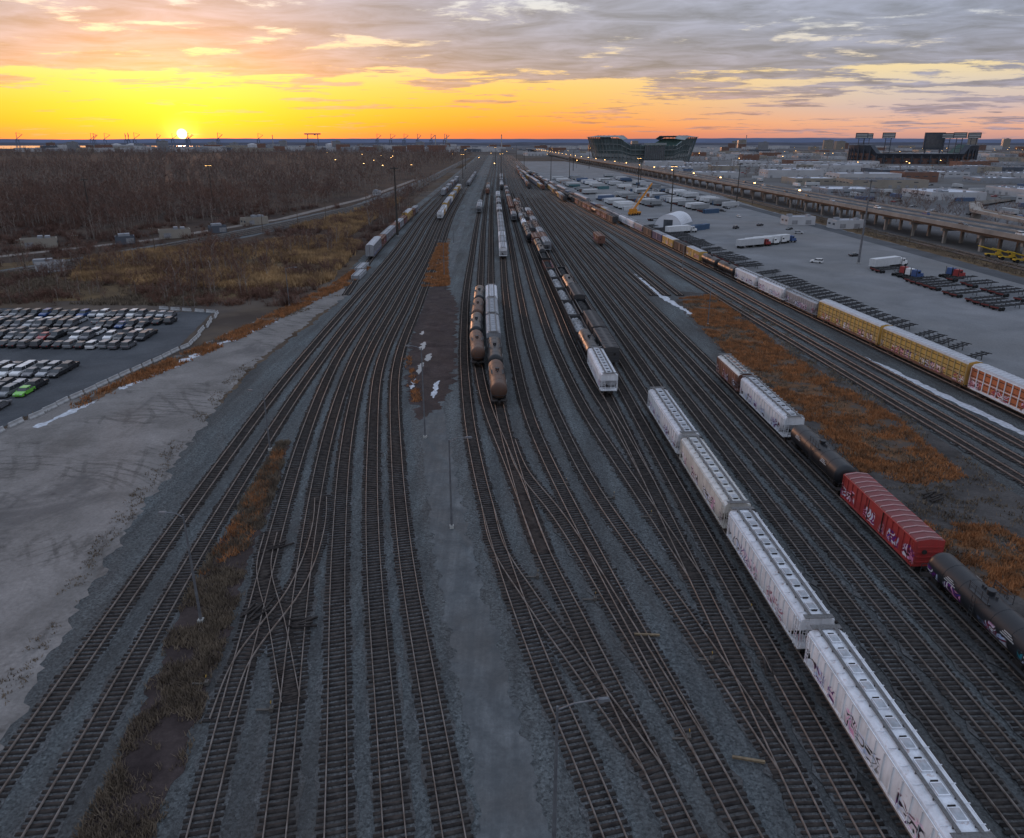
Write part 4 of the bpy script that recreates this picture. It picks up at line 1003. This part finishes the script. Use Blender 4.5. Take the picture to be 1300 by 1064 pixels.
# low waterfront district beyond the woods, left horizon
for i in range(170):
    yy=rng.uniform(3100,4200); xx=-rng.uniform(.08,.62)*yy
    if not free(xx,yy,24): continue
    near_sun=abs(xx/yy+.439)<.025
    if rng.random()<.75 or near_sun: obj('warehouse',whs[rng.integers(0,14)],(xx,yy,0),rng.normal(0,.3),(1.2,1,rng.uniform(1.8,3.0)))
    else: obj('office_building',offs[rng.integers(0,4)],(xx,yy,0),rng.normal(0,.3),(.9,1,rng.uniform(1.0,1.7)))
small=warehouse(16,9,4,BW[0],BR[0],'site_office'); obj('site_office',small,(181,392,.05),.1); obj('site_office',small,(162,410,.05),.1)
ss=[warehouse(9,4,3,BW[0],BR[0],'site_office'),warehouse(14,6,3.5,BW[3],BR[2],'shed'),warehouse(8,5,3,BW[4],BR[1],'shed')]
for nm_,k,x_,y_,a_ in (('site_office',0,-168,258,.4),('shed',1,-165,352,.5),('shed',2,-178,330,.5),('shed',2,-152,372,.6),('shed',1,-146,410,.9),('shed',1,-210,318,.5),('site_office',0,-118,640,1.4),('shed',2,-240,300,.4)):
    obj(nm_,ss[k],(x_,y_,0.02),a_)
mb=MB(); secs=[]
for j in range(9):
    y_=-11+22*j/8
    secs.append([(math.cos(math.pi*i/12)*7.5,y_,math.sin(math.pi*i/12)*7.2) for i in range(13)])
mb.loft(secs,0,closed=False,caps=True); 
for j in range(9): mb.loft([[(px*1.01,py+s_,pz*1.012) for px,py,pz in secs[j]] for s_ in(-.12,.12)],1,closed=False,caps=False)
mb.box(0,-11.1,2.2,5,.2,4.4,2); mb.box(-7.6,0,1,.3,22,2,1); mb.box(7.6,0,1,.3,22,2,1)
obj('fabric_dome_shelter',mb.mesh('fabric_dome_shelter',[bmat('white_fabric',(.62,.63,.66)),bmat('frame_grey',(.3,.32,.35)),M_win]),(90,402,.04),-.5)
obj('shipping_container',cc[2],(98,382,.04),-.9); obj('shipping_container',cc[2],(101,386,.04),-.9)
mb=MB(); mb.box(0,0,1.5,3,9,1.4,0); mb.box(0,-1.5,3.1,2.8,4.5,1.9,0); mb.box(-.9,1.6,3.0,1.1,1.6,1.6,2)
for s_ in(-1,1):
    for a in(-3.4,-1.2,1.2,3.4): mb.cyl((s_*1.0,a,.75),(s_*1.6,a,.75),.75,n=12,m=1)
A=Vector((0,-1,3.5));B=Vector((0,15,19))
for s_ in ((-.5,0,-.4),(.5,0,-.4),(-.5,0,.5),(.5,0,.5)): mb.cyl(A+Vector(s_),B+Vector(s_)*.4,.22,n=5,m=0)
for k in range(12):
    p=A.lerp(B,k/12);q_=A.lerp(B,(k+1)/12); mb.cyl(p+Vector((-.45,0,-.4)),q_+Vector((.45,0,.4)),.12,n=4,m=0)
mb.cyl((0,15,19),(0,15,7),.06,n=4,m=1); mb.cyl((0,-3.5,4),(0,5,14),.1,n=4,m=0); mb.box(0,15,6.6,.6,.6,.9,1)
obj('mobile_crane',mb.mesh('mobile_crane',[simple('crane_orange',(.60,.24,.03)),M_rubber,M_glass]),(78,462,.04),-.9)
mb=MB(); mb.box(0,0,1.2,2.2,6,.5,0); mb.box(0,-1.5,2.3,1.8,1.8,1.8,0,0,.85,.85); mb.box(0,-1.0,2.5,1.5,1.9,.8,2,0,.9,.9); mb.cyl((0,-1,2.6),(0,6,4.4),.3,.22,n=6,m=0)
for s_ in(-1,1):
    for a in(-2,2): mb.cyl((s_*.9,a,.7),(s_*1.4,a,.7),.7,n=12,m=1)
ld=mb.mesh('reach_loader',[simple('loader_yellow',(.55,.36,.04)),M_rubber,M_glass])
for i_ in range(3): obj('reach_loader',ld,(196+i_*1.0,290-i_*7,.05),1.2+i_*.1)

# stadium
M_std=simple('stadium_steel',(.15,.19,.195),(.09,.125,.13),.05,.6); M_stc=simple('stadium_concrete',(.27,.29,.29),None,.05,.9); M_seat=simple('stadium_seats',(.05,.09,.08),None,.2,.8)
mb=MB(); n=72
def st_top(a): 
    c=abs(math.cos(a)); return 34+16*min(1,max(0,(c-.42)/.2))
A0,B0=108,88
ringsO=[];
for k,(ro,zz) in enumerate(((1.0,0),(1.0,.35),(1.04,.6),(1.14,1.0),(1.10,1.0),(.86,.5),(.78,.35),(.62,.06))):
    ringsO.append([(math.cos(2*math.pi*i/n)*A0*ro,math.sin(2*math.pi*i/n)*B0*ro,st_top(2*math.pi*i/n)*zz) for i in range(n)])
mm=[1,0,0,0,2,1,2]
for j in range(7): mb.loft([ringsO[j],ringsO[j+1]],mm[j],caps=False)
for i in range(n):
    a=2*math.pi*i/n; c,s_=math.cos(a),math.sin(a); h_=st_top(a)
    mb.cyl((c*A0*1.03,s_*B0*1.03,0),(c*A0*1.17,s_*B0*1.17,h_+2),.8,n=4,m=0)
    for zz,rr in ((.22,1.035),(.48,1.06),(.75,1.12)):
        a2=2*math.pi*(i+1)/n
        mb.cyl((c*A0*rr,s_*B0*rr,h_*zz),(math.cos(a2)*A0*rr,math.sin(a2)*B0*rr,st_top(a2)*zz),.8,n=4,m=1)
    if i%2==0 and h_>45:
        mb.cyl((c*A0*1.17,s_*B0*1.17,h_+2),(c*A0*.95,s_*B0*.95,h_+6),.7,n=4,m=0)
    mb.box(c*A0*1.01,s_*B0*1.01,h_*.2,2.0,2.0,2.2,3,a)
for s_ in (-1,1):
    sec_=[]
    for i in range(-10,11):
        a=(0 if s_>0 else math.pi)+i*.1; c,sn=math.cos(a),math.sin(a)
        sec_.append([(c*A0*1.2,sn*B0*1.2,st_top(a)+2),(c*A0*.93,sn*B0*.93,st_top(a)+5),(c*A0*.93,sn*B0*.93,st_top(a)+6),(c*A0*1.2,sn*B0*1.2,st_top(a)+3)])
    mb.loft(sec_,1)
mb.box(0,86,30,48,3,14,3); mb.box(0,-98,20,46,5,30,3); mb.box(0,-101,38,50,3,4,1)
for k in range(-5,6): mb.box(k*4.4,-101,20,.6,1,30,0)
obj('football_stadium',mb.mesh('football_stadium',[M_std,M_stc,M_seat,M_win]),(302,1740,0),.12)
# ballpark
M_bk=simple('ballpark_steel',(.06,.07,.09),(.04,.045,.055),.05,.7); M_bb=simple('ballpark_brick',(.15,.09,.075),None,.1,.9)
mb=MB(); n=30; outer=[]
for i in range(n+1):
    ad_=240*i/n; a=math.radians(-30+ad_); c,s_=math.cos(a),math.sin(a)
    h_=36 if (ad_<75 or ad_>165) else 20
    outer.append([(c*118,-s_*100,0),(c*118,-s_*100,h_*.55),(c*124,-s_*106,h_),(c*112,-s_*95,h_+1),(c*70,-s_*58,6),(c*68,-s_*56,0)])
mb.loft(outer,1,matf=lambda i:[1,0,0,2,1,1][i])
for i in range(n+1):
    ad_=240*i/n; a=math.radians(-30+ad_);c,s_=math.cos(a),math.sin(a); h_=36 if (ad_<75 or ad_>165) else 20
    mb.box(c*121,-s_*103,h_/2,2.4,2.4,h_,0,a)
    for zz in (6,13): mb.box(c*118.8,-s_*100.8,zz,1.2,9,3.5,3,-a)
for x_,y_ in ((-105,-30),(105,-30),(-62,-84),(66,-84),(-80,70),(80,70)):
    for k in (-5,5): mb.box(x_+k,y_,29,1.3,1.3,58,0)
    for zz in range(6,48,8): mb.box(x_,y_,zz,10,.8,.8,0)
    mb.box(x_,y_,55,24,1.5,11,0)
    for r_ in range(3): mb.box(x_,y_-.95,51.5+r_*3,21,.3,1.2,4)
mb.box(60,95,44,40,5,36,0); mb.box(60,92.2,44,34,.5,28,3)
for k in (-15,15): mb.box(60+k,95,13,2.4,2.4,26,0)
obj('baseball_stadium',mb.mesh('baseball_stadium',[M_bk,M_bb,M_seat,M_win,M_lens]),(851,1590,0),-.3)

# port cranes on the skyline
M_cr=simple('crane_steel',(.13,.16,.22),None,.05,.7)
def gantry(w,h):
    mb=MB()
    for s_ in(-1,1):
        for b_ in(-1,1): mb.cyl((s_*w/2,b_*6,0),(s_*w/2*.9,b_*2,h),2.2,n=4)
    mb.box(0,0,h+2,w*1.5,6,7); mb.box(w*.2,0,h-3,8,5,5); mb.box(-w/2,0,h*.5,2,11,2); mb.box(w/2,0,h*.5,2,11,2)
    return mb.mesh('gantry_crane',[M_cr])
gc_=gantry(60,78)
obj('gantry_crane',gc_,(-1115,4200,0),.1)
def stscrane():
    mb=MB()
    for s_ in(-1,1):
        for b_ in(-1,1): mb.cyl((s_*9,b_*8,0),(s_*7,b_*6,45),1.8,n=4)
    mb.box(0,0,40,14,14,3); mb.cyl((-12,0,42),(35,0,70),2.0,n=4); mb.cyl((0,0,45),(2,0,80),1.8,n=4); mb.cyl((2,0,80),(35,0,70),.8,n=4)
    return mb.mesh('port_crane',[M_cr])
pc=stscrane()
for k in range(14): obj('port_crane',pc,(-2450-rng.uniform(0,700)+k*60,4900+rng.uniform(-300,500),0),rng.uniform(-1,1),(1,1,1.15))
for k in range(6): obj('port_crane',pc,(-900+k*90,5000,0),rng.uniform(-1,1),(1,1,1.1))
mb=MB(); mb.cyl((0,0,0),(0,0,78),3.4,2.2,n=12); mb.cyl((0,0,73),(0,0,77),2.7,n=12,m=1)
sm=mb.mesh('chimney_stack',[bmat('stack_concrete',(.3,.3,.3)),BW[2]])
for x_,y_ in ((-400,4600),(-470,4600),(-1500,4700),(-60,4300),(1500,4800)): obj('chimney_stack',sm,(x_,y_,0))
mb=MB(); mb.cyl((0,0,0),(0,0,26),22,n=28); mb.cyl((0,0,26),(0,0,29),22,4,n=28)
for i in range(10):
    a=i*.628; mb.box(22.2*math.cos(a),22.2*math.sin(a),13,.6,.6,26,1,a)
stn=mb.mesh('storage_tank',[bmat('tank_white',(.5,.5,.52)),BW[1]])
for x_,y_ in ((-1850,3500),(-1790,3520),(-1250,3600),(-900,3700)): obj('storage_tank',stn,(x_,y_,0),0,(1,1,1.1))
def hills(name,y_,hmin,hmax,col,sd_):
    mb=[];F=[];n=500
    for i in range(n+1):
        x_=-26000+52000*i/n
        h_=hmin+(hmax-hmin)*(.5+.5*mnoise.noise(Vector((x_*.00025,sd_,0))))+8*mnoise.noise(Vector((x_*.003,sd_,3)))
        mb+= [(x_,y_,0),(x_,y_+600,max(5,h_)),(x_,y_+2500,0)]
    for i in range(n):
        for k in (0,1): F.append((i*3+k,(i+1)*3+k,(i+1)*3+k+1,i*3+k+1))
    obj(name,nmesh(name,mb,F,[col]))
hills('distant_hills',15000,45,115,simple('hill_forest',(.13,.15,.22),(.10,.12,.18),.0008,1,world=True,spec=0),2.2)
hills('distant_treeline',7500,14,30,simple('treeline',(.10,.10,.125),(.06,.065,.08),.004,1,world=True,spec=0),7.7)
mb=MB()
mb.cyl((0,0,0),(0,0,13),.2,.12,n=6,m=0); mb.box(.9,0,13,1.8,.15,.15,0); mb.box(1.8,0,12.9,1.2,.7,.45,1)
fl=mb.mesh('street_lamp',[M_pole,M_lit])
for y_ in list(np.arange(500,3000,90.0)): 
    obj('street_lamp',fl,(float(hf(y_))-10.6,y_,0),0)
for i_ in range(70):
    yy=rng.uniform(1000,4200); obj('street_lamp',fl,(rng.uniform(-.25,.7)*yy,yy,0),rng.uniform(0,6))
print('done',len(bpy.data.objects))
